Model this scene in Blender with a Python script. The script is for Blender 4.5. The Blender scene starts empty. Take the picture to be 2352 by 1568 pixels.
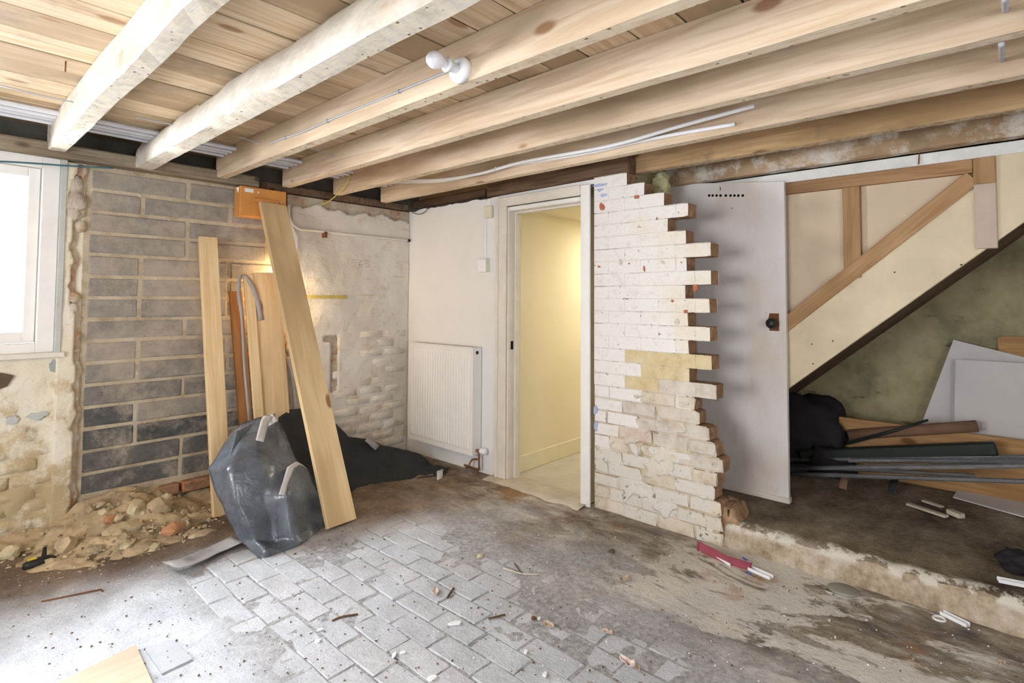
import bpy, bmesh, math, random
from mathutils import Vector, Matrix, noise

# ------------------------------------------------------------------ camera, world, light, exposure
scene = bpy.context.scene
COL = scene.collection
FPX, YAW, PIT, ROL, CX, CY, CAMH = 1259.6, 0.737725, 0.0409123, 0.0057749, 1176.0, 636.53, 1.3
F_ = Vector((math.cos(PIT) * math.cos(YAW), math.cos(PIT) * math.sin(YAW), math.sin(PIT)))
R0 = Vector((math.sin(YAW), -math.cos(YAW), 0))
U0 = R0.cross(F_)
R_ = R0 * math.cos(ROL) + U0 * math.sin(ROL)
U_ = -R0 * math.sin(ROL) + U0 * math.cos(ROL)
CAM = Vector((0, 0, CAMH))
cd = bpy.data.cameras.new('camera')
cd.sensor_width = 36
cd.lens = FPX / 2352 * 36
cd.shift_y = -(784 - CY) / 2352
cd.clip_start = 0.05
cam = bpy.data.objects.new('camera', cd)
COL.objects.link(cam)
cam.matrix_world = Matrix(((R_.x, U_.x, -F_.x, 0), (R_.y, U_.y, -F_.y, 0), (R_.z, U_.z, -F_.z, CAMH), (0, 0, 0, 1)))
scene.camera = cam

world = bpy.data.worlds.new('sky')
scene.world = world
world.use_nodes = True
world.node_tree.nodes['Background'].inputs[0].default_value = (0.80, 0.88, 1.0, 1)
world.node_tree.nodes['Background'].inputs[1].default_value = 1.6


def area(name, loc, target, sx, sy, power, color):
    l = bpy.data.lights.new(name, 'AREA')
    l.shape = 'RECTANGLE'
    l.size, l.size_y, l.energy, l.color = sx, sy, power, color
    o = bpy.data.objects.new(name, l)
    COL.objects.link(o)
    o.location = loc
    o.rotation_euler = (Vector(target) - Vector(loc)).to_track_quat('-Z', 'Y').to_euler()
    return o


# daylight at the window in view, two fill lights added behind the camera, and the lamp of the hall
area('daylight_window_1', (-0.25, 4.95, 1.55), (0.9, 0.0, 1.5), 1.5, 0.8, 340, (0.90, 0.95, 1.0))
area('sky_over_lightwell', (-2.2, 8.2, 5.4), (0.5, 2.9, 0.5), 7.0, 1.3, 3000, (0.86, 0.93, 1.0))
area('fill_light_behind', (-2.12, 1.35, 1.35), (2.0, 1.9, 1.15), 1.5, 1.1, 62, (0.97, 0.98, 1.0))
area('fill_light_near', (0.3, -1.72, 1.35), (1.6, 2.2, 1.2), 1.5, 1.1, 20, (0.97, 0.98, 1.0))
scene.view_settings.view_transform = 'Standard'
scene.view_settings.look = 'None'
scene.view_settings.exposure = 0.33
scene.view_settings.gamma = 1.0
scene.view_settings.use_curve_mapping = False
scene.cycles.max_bounces = 5
scene.cycles.diffuse_bounces = 3
scene.cycles.glossy_bounces = 2
scene.cycles.use_adaptive_sampling = True
scene.cycles.adaptive_threshold = 0.1
scene.cycles.adaptive_min_samples = 8
scene.cycles.sample_clamp_indirect = 4.0
scene.cycles.caustics_reflective = False
scene.cycles.caustics_refractive = False

rnd = random.Random(7)


# ------------------------------------------------------------------ helpers
def ray(x, y):
    return F_ + R_ * ((x - CX) / FPX) - U_ * ((y - CY) / FPX)


def on(x, y, ax, v):
    """the point of the plane ax = v that the photograph shows at pixel x, y"""
    d = ray(x, y)
    i = 'XYZ'.index(ax)
    return CAM + d * ((v - CAM[i]) / d[i])


def link(o, parent=None):
    COL.objects.link(o)
    if parent is not None:
        o.parent = parent
        o.matrix_parent_inverse = parent.matrix_basis.inverted()
    return o


def tag(o, label=None, cat=None, group=None, kind=None):
    if label: o['label'] = label
    if cat: o['category'] = cat
    if group: o['group'] = group
    if kind: o['kind'] = kind
    return o


def empty(name, loc):
    o = bpy.data.objects.new(name, None)
    o.empty_display_size = 0.1
    o.location = loc
    o.matrix_basis = Matrix.Translation(loc)
    return link(o)


def mesh(name, verts, faces, mat, parent=None, smooth=False, mtx=None):
    me = bpy.data.meshes.new(name)
    me.from_pydata([tuple(v) for v in verts], [], faces)
    me.validate()
    me.update()
    bm = bmesh.new()
    bm.from_mesh(me)
    bmesh.ops.recalc_face_normals(bm, faces=bm.faces)
    bm.to_mesh(me)
    bm.free()
    if smooth:
        for p in me.polygons: p.use_smooth = True
    if mat is not None: me.materials.append(mat)
    o = bpy.data.objects.new(name, me)
    if mtx is not None: o.matrix_basis = mtx
    return link(o, parent)


def bobj(name, bm, mat, parent=None, smooth=False, mtx=None):
    me = bpy.data.meshes.new(name)
    bmesh.ops.recalc_face_normals(bm, faces=bm.faces)
    bm.to_mesh(me)
    bm.free()
    if smooth:
        for p in me.polygons: p.use_smooth = True
    if mat is not None: me.materials.append(mat)
    o = bpy.data.objects.new(name, me)
    if mtx is not None: o.matrix_basis = mtx
    return link(o, parent)


def inst(name, me, mtx, parent=None, mat=None):
    o = bpy.data.objects.new(name, me)
    o.matrix_basis = mtx
    if mat is not None:
        if not me.materials: me.materials.append(mat)
        o.material_slots[0].link = 'OBJECT'
        o.material_slots[0].material = mat
    return link(o, parent)


def bm_box(x0, x1, y0, y1, z0, z1, bev=0.0, bm=None, seg=1):
    own = bm is None
    if own: bm = bmesh.new()
    r = bmesh.ops.create_cube(bm, size=1)
    vs = r['verts']
    for v in vs:
        v.co = Vector(((x0 + x1) / 2 + v.co.x * (x1 - x0), (y0 + y1) / 2 + v.co.y * (y1 - y0), (z0 + z1) / 2 + v.co.z * (z1 - z0)))
    if bev > 0:
        es = list({e for v in vs for e in v.link_edges})
        bmesh.ops.bevel(bm, geom=es, offset=bev, segments=seg, affect='EDGES', profile=0.5)
    return bm


def box(name, x0, x1, y0, y1, z0, z1, mat, parent=None, bev=0.003, mtx=None):
    return bobj(name, bm_box(x0, x1, y0, y1, z0, z1, bev), mat, parent, mtx=mtx)


def frame_mtx(o, xdir, zdir):
    z = Vector(zdir).normalized()
    x = Vector(xdir)
    x = (x - z * x.dot(z)).normalized()
    y = z.cross(x)
    m = Matrix(((x.x, y.x, z.x, o[0]), (x.y, y.y, z.y, o[1]), (x.z, y.z, z.z, o[2]), (0, 0, 0, 1)))
    return m


def tube_data(pts, r, n=8, caps=True):
    pts = [Vector(p) for p in pts]
    verts, faces = [], []
    prev = None
    for i, p in enumerate(pts):
        t = (pts[min(i + 1, len(pts) - 1)] - pts[max(i - 1, 0)]).normalized()
        if prev is None:
            a = t.orthogonal().normalized()
        else:
            a = (prev - t * prev.dot(t)).normalized()
        prev = a
        b = t.cross(a)
        rr = r[i] if isinstance(r, (list, tuple)) else r
        for k in range(n):
            th = 2 * math.pi * k / n
            verts.append(p + (a * math.cos(th) + b * math.sin(th)) * rr)
    for i in range(len(pts) - 1):
        for k in range(n):
            faces.append((i * n + k, i * n + (k + 1) % n, (i + 1) * n + (k + 1) % n, (i + 1) * n + k))
    if caps:
        faces.append(tuple(range(n))[::-1])
        faces.append(tuple((len(pts) - 1) * n + k for k in range(n)))
    return verts, faces


def tube(name, pts, r, mat, parent=None, n=8):
    v, f = tube_data(pts, r, n)
    return mesh(name, v, f, mat, parent, smooth=True)


def smooth_path(pts, n=6):
    pts = [Vector(p) for p in pts]
    out = []
    for i in range(len(pts) - 1):
        p0, p1, p2, p3 = pts[max(i - 1, 0)], pts[i], pts[i + 1], pts[min(i + 2, len(pts) - 1)]
        for k in range(n):
            t = k / n
            out.append(0.5 * ((2 * p1) + (p2 - p0) * t + (2 * p0 - 5 * p1 + 4 * p2 - p3) * t * t + (-p0 + 3 * p1 - 3 * p2 + p3) * t ** 3))
    out.append(pts[-1])
    return out


def lathe(name, prof, mat, parent, o, axis, n=24):
    """profile (radius, distance along axis) spun round axis from o"""
    z = Vector(axis).normalized()
    x = z.orthogonal().normalized()
    y = z.cross(x)
    verts, faces = [], []
    for r, h in prof:
        for k in range(n):
            th = 2 * math.pi * k / n
            verts.append(Vector(o) + z * h + (x * math.cos(th) + y * math.sin(th)) * max(r, 1e-4))
    for i in range(len(prof) - 1):
        for k in range(n):
            faces.append((i * n + k, i * n + (k + 1) % n, (i + 1) * n + (k + 1) % n, (i + 1) * n + k))
    faces.append(tuple(range(n)))
    faces.append(tuple((len(prof) - 1) * n + k for k in range(n)))
    return mesh(name, verts, faces, mat, parent, smooth=True)


def prism(name, poly, ax, a0, a1, mat, parent=None, bev=0.0):
    """polygon in the two other axes, extruded along axis ax from a0 to a1"""
    i = 'XYZ'.index(ax)
    bm = bmesh.new()
    def P(q, a):
        c = list(q)
        c.insert(i, a)
        return bm.verts.new(c)
    lo = [P(q, a0) for q in poly]
    hi = [P(q, a1) for q in poly]
    n = len(poly)
    bm.faces.new(lo)
    bm.faces.new(hi[::-1])
    for k in range(n):
        bm.faces.new((lo[k], lo[(k + 1) % n], hi[(k + 1) % n], hi[k]))
    if bev > 0:
        bmesh.ops.recalc_face_normals(bm, faces=bm.faces)
        bmesh.ops.bevel(bm, geom=list(bm.edges), offset=bev, segments=1, affect='EDGES')
    return bobj(name, bm, mat, parent)


def grid_sheet(name, rows, mat, parent=None, sub=3, amp=0.0, freq=6.0, thick=0.002, smooth=True, ridge=False, seed=0.0):
    """a sheet through a grid of points, subdivided, crumpled and given thickness"""
    rows = [[Vector(p) for p in r] for r in rows]
    nr, nc = len(rows), len(rows[0])
    V, idx = [], {}
    H, W = (nr - 1) * sub + 1, (nc - 1) * sub + 1
    for i in range(H):
        for j in range(W):
            a, fi = min(i // sub, nr - 2), 0
            fi = i / sub - a
            b = min(j // sub, nc - 2)
            fj = j / sub - b
            p = (rows[a][b] * (1 - fi) * (1 - fj) + rows[a + 1][b] * fi * (1 - fj) + rows[a][b + 1] * (1 - fi) * fj + rows[a + 1][b + 1] * fi * fj)
            V.append(p)
    N = []
    for i in range(H):
        for j in range(W):
            du = V[i * W + min(j + 1, W - 1)] - V[i * W + max(j - 1, 0)]
            dv = V[min(i + 1, H - 1) * W + j] - V[max(i - 1, 0) * W + j]
            n = du.cross(dv)
            N.append(n.normalized() if n.length > 1e-9 else Vector((0, 0, 1)))
    top = []
    for k, p in enumerate(V):
        s = Vector((p.x + seed, p.y, p.z)) * freq
        d = noise.noise(s)
        if ridge: d = 0.5 - abs(d) * 2 + 0.4 * noise.noise(s * 2.3)
        top.append(p + N[k] * d * amp)
    bot = [p - N[k] * thick for k, p in enumerate(top)]
    verts = top + bot
    n0 = len(top)
    faces = []
    for i in range(H - 1):
        for j in range(W - 1):
            a, b, c, d = i * W + j, i * W + j + 1, (i + 1) * W + j + 1, (i + 1) * W + j
            faces.append((a, b, c, d))
            faces.append((n0 + d, n0 + c, n0 + b, n0 + a))
    ring = [j for j in range(W)] + [i * W + W - 1 for i in range(1, H)] + [(H - 1) * W + j for j in range(W - 2, -1, -1)] + [i * W for i in range(H - 2, 0, -1)]
    for k in range(len(ring)):
        a, b = ring[k], ring[(k + 1) % len(ring)]
        faces.append((b, a, n0 + a, n0 + b))
    return mesh(name, verts, faces, mat, parent, smooth=smooth)


# ------------------------------------------------------------------ materials
def lin(r, g, b):
    f = lambda c: (c / 255 / 12.92) if c / 255 <= 0.04045 else ((c / 255 + 0.055) / 1.055) ** 2.4
    return (f(r), f(g), f(b), 1.0)


class NT:
    def __init__(s, name):
        s.m = bpy.data.materials.new(name)
        s.m.use_nodes = True
        s.t = s.m.node_tree
        s.b = s.t.nodes['Principled BSDF']
        s.b.inputs['Specular IOR Level'].default_value = 0.25

    def n(s, typ, **kw):
        o = s.t.nodes.new(typ)
        for k, v in kw.items(): setattr(o, k, v)
        return o

    def l(s, a, b): s.t.links.new(a, b)

    def pos(s, scale=(1, 1, 1), rand=0.0, obj=False):
        if obj:
            src = s.n('ShaderNodeTexCoord').outputs['Object']
        else:
            src = s.n('ShaderNodeNewGeometry').outputs['Position']
        if rand:
            oi = s.n('ShaderNodeObjectInfo')
            mu = s.n('ShaderNodeMath', operation='MULTIPLY')
            s.l(oi.outputs['Random'], mu.inputs[0]); mu.inputs[1].default_value = rand
            ad = s.n('ShaderNodeVectorMath', operation='ADD')
            s.l(src, ad.inputs[0]); s.l(mu.outputs[0], ad.inputs[1])
            src = ad.outputs[0]
        mp = s.n('ShaderNodeMapping')
        mp.inputs['Scale'].default_value = scale
        s.l(src, mp.inputs['Vector'])
        return mp.outputs[0]

    def noise(s, vec, scale, detail=6, rough=0.6, dist=0.0):
        o = s.n('ShaderNodeTexNoise')
        o.inputs['Scale'].default_value = scale
        o.inputs['Detail'].default_value = min(detail, 5)
        o.inputs['Roughness'].default_value = rough
        o.inputs['Distortion'].default_value = dist
        s.l(vec, o.inputs['Vector'])
        return o.outputs['Fac']

    def voro(s, vec, scale, feature='F1', rand=1.0):
        o = s.n('ShaderNodeTexVoronoi', feature=feature)
        o.inputs['Scale'].default_value = scale
        o.inputs['Randomness'].default_value = rand
        s.l(vec, o.inputs['Vector'])
        return o.outputs['Distance']

    def ramp(s, fac, stops, interp='LINEAR'):
        o = s.n('ShaderNodeValToRGB')
        e = o.color_ramp
        e.interpolation = interp
        while len(e.elements) < len(stops): e.elements.new(0.5)
        for el, (p, c) in zip(e.elements, stops):
            el.position = p
            el.color = c if len(c) == 4 else (*c, 1)
        s.l(fac, o.inputs['Fac'])
        return o.outputs['Color']

    def step(s, fac, a, b):
        o = s.n('ShaderNodeMapRange', interpolation_type='SMOOTHSTEP')
        o.inputs['From Min'].default_value = a
        o.inputs['From Max'].default_value = b
        s.l(fac, o.inputs['Value'])
        return o.outputs['Result']

    def math(s, op, a, b=None):
        o = s.n('ShaderNodeMath', operation=op)
        for i, v in enumerate((a, b)):
            if v is None: continue
            if isinstance(v, (int, float)): o.inputs[i].default_value = v
            else: s.l(v, o.inputs[i])
        return o.outputs[0]

    def mix(s, fac, a, b):
        o = s.n('ShaderNodeMix', data_type='RGBA')
        if isinstance(fac, (int, float)): o.inputs['Factor'].default_value = fac
        else: s.l(fac, o.inputs['Factor'])
        for k, v in (('A', a), ('B', b)):
            sock = [i for i in o.inputs if i.name == k and i.type == 'RGBA'][0]
            if isinstance(v, tuple): sock.default_value = v
            else: s.l(v, sock)
        return [x for x in o.outputs if x.type == 'RGBA'][0]

    def xyz(s, vec=None):
        o = s.n('ShaderNodeSeparateXYZ')
        s.l(vec if vec is not None else s.n('ShaderNodeNewGeometry').outputs['Position'], o.inputs[0])
        return o.outputs

    def normal(s):
        o = s.n('ShaderNodeSeparateXYZ')
        s.l(s.n('ShaderNodeNewGeometry').outputs['True Normal'], o.inputs[0])
        return o.outputs

    def bump(s, h, strength=0.4, dist=0.01):
        o = s.n('ShaderNodeBump')
        o.inputs['Strength'].default_value = strength
        o.inputs['Distance'].default_value = dist
        s.l(h, o.inputs['Height'])
        s.l(o.outputs[0], s.b.inputs['Normal'])

    def out(s, col, rough=0.8, metal=0.0):
        if isinstance(col, tuple): s.b.inputs['Base Color'].default_value = col
        else: s.l(col, s.b.inputs['Base Color'])
        if isinstance(rough, (int, float)): s.b.inputs['Roughness'].default_value = rough
        else: s.l(rough, s.b.inputs['Roughness'])
        s.b.inputs['Metallic'].default_value = metal
        return s.m


def plain(name, c, rough=0.7, metal=0.0, var=0.12, scale=9, spec=None, bump=0.15):
    t = NT(name)
    p = t.pos(rand=3.0)
    f = t.noise(p, scale, 6, 0.65)
    d = tuple(max(0, x * (1 - var)) for x in c[:3]) + (1,)
    h = tuple(min(1, x * (1 + var)) for x in c[:3]) + (1,)
    if spec is not None: t.b.inputs['Specular IOR Level'].default_value = spec
    if bump: t.bump(t.noise(p, scale * 12, 4), bump, 0.004)
    return t.out(t.ramp(f, [(0.3, d), (0.7, h)]), rough, metal)


def wood(name, light, dark, knot, axis, whitewash=0.0, nails=False, rough=0.75, obj=False, knots=True, stain=0.0, rvar=0.25):
    t = NT(name)
    sc = [1.0, 1.0, 1.0]
    sc[axis] = 0.06
    p = t.pos(tuple(sc), rand=7.0, obj=obj)
    g = t.noise(p, 26, 5, 0.6, 1.2)
    col = t.ramp(g, [(0.36, dark), (0.58, light)])
    sc2 = [1.0, 1.0, 1.0]
    sc2[axis] = 0.25
    p2 = t.pos(tuple(sc2), rand=7.0, obj=obj)
    big = t.noise(p2, 3.5, 3, 0.6)
    oi = t.n('ShaderNodeObjectInfo')
    tone = t.math('ADD', big, t.math('MULTIPLY', t.math('SUBTRACT', oi.outputs['Random'], 0.5), rvar))
    col = t.mix(t.step(tone, 0.40, 0.78), col, tuple(c * 0.72 for c in dark[:3]) + (1,))
    if knots:
        sc3 = [1.0, 1.0, 1.0]
        sc3[axis] = 0.45
        p3 = t.pos(tuple(sc3), rand=11.0, obj=obj)
        v = t.voro(p3, 5.2, 'F1', 1.0)
        kn = t.math('MULTIPLY', t.math('SUBTRACT', 1.0, t.step(v, 0.07, 0.14)), 0.85)
        col = t.mix(kn, col, knot)
    if stain:
        st = t.step(t.noise(t.pos(rand=5.0), 2.6, 5, 0.7), 0.52, 0.66)
        col = t.mix(t.math('MULTIPLY', st, stain), col, lin(120, 104, 86))
    h = g
    if whitewash:
        ww = t.noise(t.pos(), 5.0, 8, 0.72)
        m = t.step(ww, 0.62 - whitewash * 0.4, 0.80 - whitewash * 0.4)
        col = t.mix(m, col, t.ramp(t.noise(t.pos((1, 0.5, 1)), 13, 5, 0.7), [(0.35, lin(188, 178, 164)), (0.6, lin(214, 207, 196))]))
    if nails:
        nz = t.normal()[2]
        down = t.step(nz, -0.86, -0.95)
        pn = t.pos((34, 22, 0.01), rand=0)
        v2 = t.voro(pn, 1.0, 'F1', 0.9)
        hole = t.math('MULTIPLY', t.math('SUBTRACT', 1.0, t.step(v2, 0.10, 0.19)), down)
        pale = t.math('MULTIPLY', t.step(t.noise(t.pos(), 30, 4), 0.35, 0.6), down)
        col = t.mix(t.math('MULTIPLY', pale, 0.6), col, lin(232, 220, 196))
        col = t.mix(t.math('MULTIPLY', hole, 0.85), col, lin(70, 56, 40))
    t.bump(h, 0.25, 0.004)
    return t.out(col, rough)


M = {}
M['pine'] = wood('pine_joist', lin(229, 208, 181), lin(209, 182, 150), lin(152, 110, 76), 1, nails=True)
M['old_pine'] = wood('old_pine', lin(206, 176, 134), lin(178, 144, 102), lin(110, 78, 50), 1, stain=0.6, nails=True)
M['whitewood'] = wood('whitewashed_joist', lin(214, 196, 172), lin(186, 164, 136), lin(150, 120, 90), 1, whitewash=0.85, nails=True, knots=False)
M['paint_pine'] = wood('painted_old_joist', lin(200, 172, 138), lin(170, 140, 106), lin(100, 74, 50), 1, whitewash=0.38, stain=0.5)
M['board'] = wood('ceiling_board', lin(220, 197, 165), lin(196, 167, 130), lin(150, 110, 74), 0, stain=0.3, rvar=0.7)
M['dark_beam'] = wood('weathered_beam', lin(156, 142, 120), lin(104, 90, 70), lin(60, 48, 36), 0, stain=0.7)
M['lintel'] = wood('dark_lintel', lin(120, 96, 76), lin(84, 64, 48), lin(50, 38, 30), 1, stain=0.5)
M['plank'] = wood('new_plank', lin(240, 213, 168), lin(228, 194, 144), lin(142, 90, 48), 2, obj=True)
M['plank_dark'] = wood('reddish_plank', lin(220, 164, 108), lin(196, 136, 82), lin(132, 82, 46), 2, obj=True)
M['stud'] = wood('stair_stud', lin(188, 152, 112), lin(166, 128, 88), lin(116, 76, 46), 2, obj=True, rvar=0.15)
M['rail'] = wood('stair_rail', lin(178, 140, 102), lin(152, 114, 78), lin(116, 76, 46), 1, rvar=0.15)
M['brown_board'] = wood('brown_board', lin(206, 164, 114), lin(182, 138, 90), lin(110, 70, 40), 1)
M['ply'] = wood('plywood_sheet', lin(218, 200, 180), lin(206, 184, 158), lin(180, 140, 100), 0, knots=False, rvar=0.0)


def painted_brick(name, paint, under, chips=0.5, joint=0.0, cream=0.35, front=True):
    t = NT(name)
    p = t.pos()
    n1 = t.noise(p, 1.9, 4, 0.6)
    col = t.mix(t.math('MULTIPLY', t.step(n1, 0.5, 0.68), cream), paint, lin(226, 206, 160))
    n2 = t.noise(p, 16, 8, 0.72)
    col = t.mix(t.math('MULTIPLY', t.step(n2, 0.52, 0.66), 0.35), col, lin(206, 198, 186))
    chip = t.noise(p, 34, 5, 0.62, 0.4)
    lowz = t.step(t.xyz()[2], 1.5, 0.0)
    thr = t.math('ADD', chip, t.math('MULTIPLY', lowz, 0.03))
    cm = t.step(thr, 0.70 - 0.06 * chips, 0.74 - 0.06 * chips)
    u2 = t.ramp(t.noise(p, 11, 3), [(0.35, lin(96, 84, 76)), (0.55, under), (0.7, lin(172, 164, 150))])
    col = t.mix(cm, col, u2)
    if joint:
        fr = t.math('FRACT', t.math('DIVIDE', t.math('ADD', t.xyz()[2], t.math('MULTIPLY', t.noise(p, 6, 2), 0.004)), joint))
        near = t.step(t.math('ABSOLUTE', t.math('SUBTRACT', fr, 0.5)), 0.455, 0.49)
        op = t.math('MULTIPLY', near, t.step(t.noise(t.pos((1, 0.6, 2.0)), 5.0, 5, 0.7), 0.50, 0.62))
        col = t.mix(t.math('MULTIPLY', op, 0.75), col, lin(120, 106, 94))
    bl = t.step(t.noise(t.pos((1, 1.4, 0.8)), 4.2, 5, 0.7), 0.64, 0.70)
    col = t.mix(t.math('MULTIPLY', bl, 0.4), col, lin(176, 186, 214))
    if front:
        nx = t.normal()[0]
        side = t.step(nx, -0.5, -0.2)
        raw = t.ramp(t.noise(p, 18, 6, 0.7), [(0.3, lin(130, 98, 74)), (0.55, lin(172, 134, 102)), (0.75, lin(196, 170, 142))])
        col = t.mix(side, col, raw)
    h = t.math('ADD', t.math('ADD', t.noise(p, 55, 6, 0.7), t.math('MULTIPLY', t.noise(t.pos((1, 0.4, 1.6)), 9, 4), 1.6)), t.math('MULTIPLY', cm, -0.5))
    t.bump(h, 0.6, 0.008)
    return t.out(col, 0.85)


M['stub_paint'] = painted_brick('whitewashed_brick', lin(236, 231, 226), lin(176, 98, 66), joint=2.083 / 27)
M['stub_low'] = painted_brick('worn_whitewashed_brick', lin(220, 214, 204), lin(196, 182, 162), chips=1.0, cream=0.6)
M['stub_orange'] = painted_brick('bare_orange_brick', lin(186, 104, 66), lin(150, 80, 52), chips=0.3, cream=0.1)


def raw_brick(name, a, b, c, front=True):
    t = NT(name)
    p = t.pos()
    col = t.ramp(t.noise(p, 9, 8, 0.7), [(0.34, a), (0.48, b), (0.70, c)])
    col = t.mix(t.step(t.noise(p, 30, 6, 0.7), 0.62, 0.68), col, lin(222, 216, 204))
    if front:
        nx = t.normal()[0]
        side = t.step(nx, -0.5, -0.2)
        raw = t.ramp(t.noise(p, 18, 6, 0.7), [(0.3, lin(130, 98, 74)), (0.55, lin(166, 132, 102)), (0.75, lin(190, 166, 140))])
        col = t.mix(side, col, raw)
    t.bump(t.noise(p, 60, 6, 0.7), 0.6, 0.006)
    return t.out(col, 0.9)


M['ochre'] = raw_brick('ochre_brick', lin(198, 176, 130), lin(212, 192, 150), lin(222, 210, 182))
M['greybrick'] = raw_brick('bare_greyish_brick', lin(190, 178, 166), lin(208, 198, 186), lin(220, 212, 200))
M['pinkbrick'] = raw_brick('bare_pinkish_brick', lin(202, 176, 158), lin(212, 194, 178), lin(220, 208, 194))
M['tanbrick'] = raw_brick('rough_tan_brick', lin(190, 174, 150), lin(212, 200, 180), lin(224, 216, 200))
M['mortar'] = raw_brick('lime_mortar', lin(168, 150, 124), lin(206, 190, 164), lin(226, 216, 198))
M['smear_tan'] = raw_brick('mortar_smear_tan', lin(196, 182, 160), lin(212, 202, 186), lin(224, 218, 206), front=False)
M['smear_white'] = painted_brick('worn_paint_smear', lin(224, 219, 210), lin(200, 188, 170), chips=1.0, cream=0.5, front=False)
M['stub_mortar'] = painted_brick('painted_mortar', lin(226, 220, 210), lin(150, 118, 90), chips=1.6)


def left_paint(name, kind):
    t = NT(name)
    p = t.pos()
    x, y, z = t.xyz()
    base = {'wall': lin(228, 219, 196), 'plaster': lin(228, 218, 204)}[kind]
    n1 = t.noise(p, 2.4, 6, 0.65)
    col = t.mix(t.math('MULTIPLY', t.step(n1, 0.45, 0.62), 0.6), base, lin(236, 230, 218))
    n2 = t.noise(p, 6.0, 7, 0.7)
    dirt = t.math('ADD', n2, t.math('MULTIPLY', t.step(z, 1.05, 0.0), 0.17 if kind == 'wall' else 0.10))
    col = t.mix(t.math('MULTIPLY', t.step(dirt, 0.54, 0.72), 0.75 if kind == 'wall' else 0.6), col, lin(186, 158, 112) if kind == 'wall' else lin(204, 180, 142))
    n3 = t.noise(p, 24, 6, 0.7)
    col = t.mix(t.math('MULTIPLY', t.step(n3, 0.60, 0.72), 0.5 if kind == 'wall' else 0.22), col, lin(160, 138, 104))
    if kind == 'wall':
        col = t.mix(t.math('MULTIPLY', t.step(t.noise(p, 8, 3, 0.5), 0.68, 0.71), 0.8), col, lin(140, 148, 150))
        dmp = t.math('MULTIPLY', t.step(z, 0.62, 0.1), t.step(n2, 0.35, 0.6))
        col = t.mix(t.math('MULTIPLY', dmp, 0.6), col, lin(178, 160, 124))
    else:
        ln = t.noise(t.pos((0.35, 1, 2.2)), 7, 6, 0.72, 1.5)
        col = t.mix(t.math('MULTIPLY', t.step(ln, 0.60, 0.66), 0.5), col, lin(196, 164, 110))
    h = t.math('ADD', t.noise(p, 14, 8, 0.65), t.noise(p, 60, 4, 0.6))
    t.bump(h, 0.5 if kind == 'wall' else 0.3, 0.01)
    return t.out(col, 0.9)


M['left_paint'] = left_paint('cream_painted_brick', 'wall')
M['plaster'] = left_paint('stained_plaster', 'plaster')


def block_mat():
    t = NT('concrete_block')
    p = t.pos()
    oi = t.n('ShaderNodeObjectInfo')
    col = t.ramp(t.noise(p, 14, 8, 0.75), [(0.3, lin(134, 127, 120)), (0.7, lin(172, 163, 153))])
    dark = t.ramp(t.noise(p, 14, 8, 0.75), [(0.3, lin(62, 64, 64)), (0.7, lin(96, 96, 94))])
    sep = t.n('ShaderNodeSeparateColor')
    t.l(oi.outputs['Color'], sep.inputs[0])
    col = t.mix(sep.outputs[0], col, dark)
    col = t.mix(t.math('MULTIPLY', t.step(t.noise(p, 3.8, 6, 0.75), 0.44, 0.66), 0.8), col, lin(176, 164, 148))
    t.bump(t.noise(p, 90, 4, 0.8), 0.6, 0.004)
    return t.out(col, 0.95)


M['block'] = block_mat()
M['block_mortar'] = raw_brick('block_mortar', lin(166, 150, 126), lin(188, 172, 146), lin(204, 192, 170), front=False)
M['rough_edge'] = raw_brick('broken_edge', lin(176, 118, 82), lin(190, 172, 148), lin(210, 200, 182), front=False)
M['bare_stone'] = raw_brick('bare_masonry', lin(176, 160, 146), lin(198, 186, 174), lin(212, 202, 188), front=False)
M['white_wall'] = plain('white_painted_plaster', lin(236, 234, 232), 0.75, var=0.025, scale=3, bump=0.08)
M['white_gloss'] = plain('white_gloss_paint', lin(238, 235, 230), 0.4, var=0.04, scale=5, bump=0.05)
M['old_gloss'] = plain('aged_white_paint', lin(226, 218, 206), 0.5, var=0.08, scale=6, bump=0.1)
M['grey_paint'] = plain('grey_window_trim', lin(190, 192, 188), 0.6, var=0.1)
M['yellow'] = plain('yellow_wall', lin(244, 232, 198), 0.8, var=0.03, scale=2, bump=0.05)
M['cream'] = plain('cream_skirting', lin(240, 230, 196), 0.5, var=0.04)
def door_paint():
    t = NT('grey_white_door_paint')
    p = t.pos((1, 1, 0.5))
    col = t.ramp(t.noise(p, 2.3, 4, 0.6), [(0.34, lin(218, 205, 192)), (0.5, lin(228, 222, 218)), (0.68, lin(236, 234, 236))])
    col = t.mix(t.math('MULTIPLY', t.step(t.noise(t.pos((1, 1, 0.25)), 38, 5, 0.7), 0.58, 0.72), 0.35), col, lin(186, 174, 162))
    col = t.mix(t.step(t.voro(t.pos(), 9), 0.05, 0.03), col, lin(120, 92, 72))
    t.bump(t.noise(p, 70, 4), 0.08, 0.004)
    return t.out(col, 0.45)


M['door_paint'] = door_paint()
M['stair_plaster'] = plain('stair_panel_board', lin(212, 192, 166), 0.85, var=0.05, scale=4)
M['stair_lilac'] = plain('greyish_painted_post', lin(196, 178, 162), 0.7, var=0.08)
M['stringer'] = plain('cream_stringer', lin(220, 204, 172), 0.7, var=0.08, scale=5)
M['strip_paint'] = plain('flaking_white_strip', lin(226, 224, 220), 0.7, var=0.12, scale=7)
M['white_plastic'] = plain('white_plastic', lin(242, 242, 244), 0.3, var=0.02, bump=0)
M['old_plastic'] = plain('cream_plastic', lin(226, 220, 196), 0.4, var=0.05, bump=0)
M['conduit'] = plain('grey_conduit', lin(222, 222, 228), 0.4, var=0.08)
M['cable_grey'] = plain('grey_cable', lin(176, 178, 184), 0.4, var=0.05, bump=0)
M['wire_dark'] = plain('dark_wire', lin(70, 62, 54), 0.5, var=0.1, bump=0)
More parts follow.
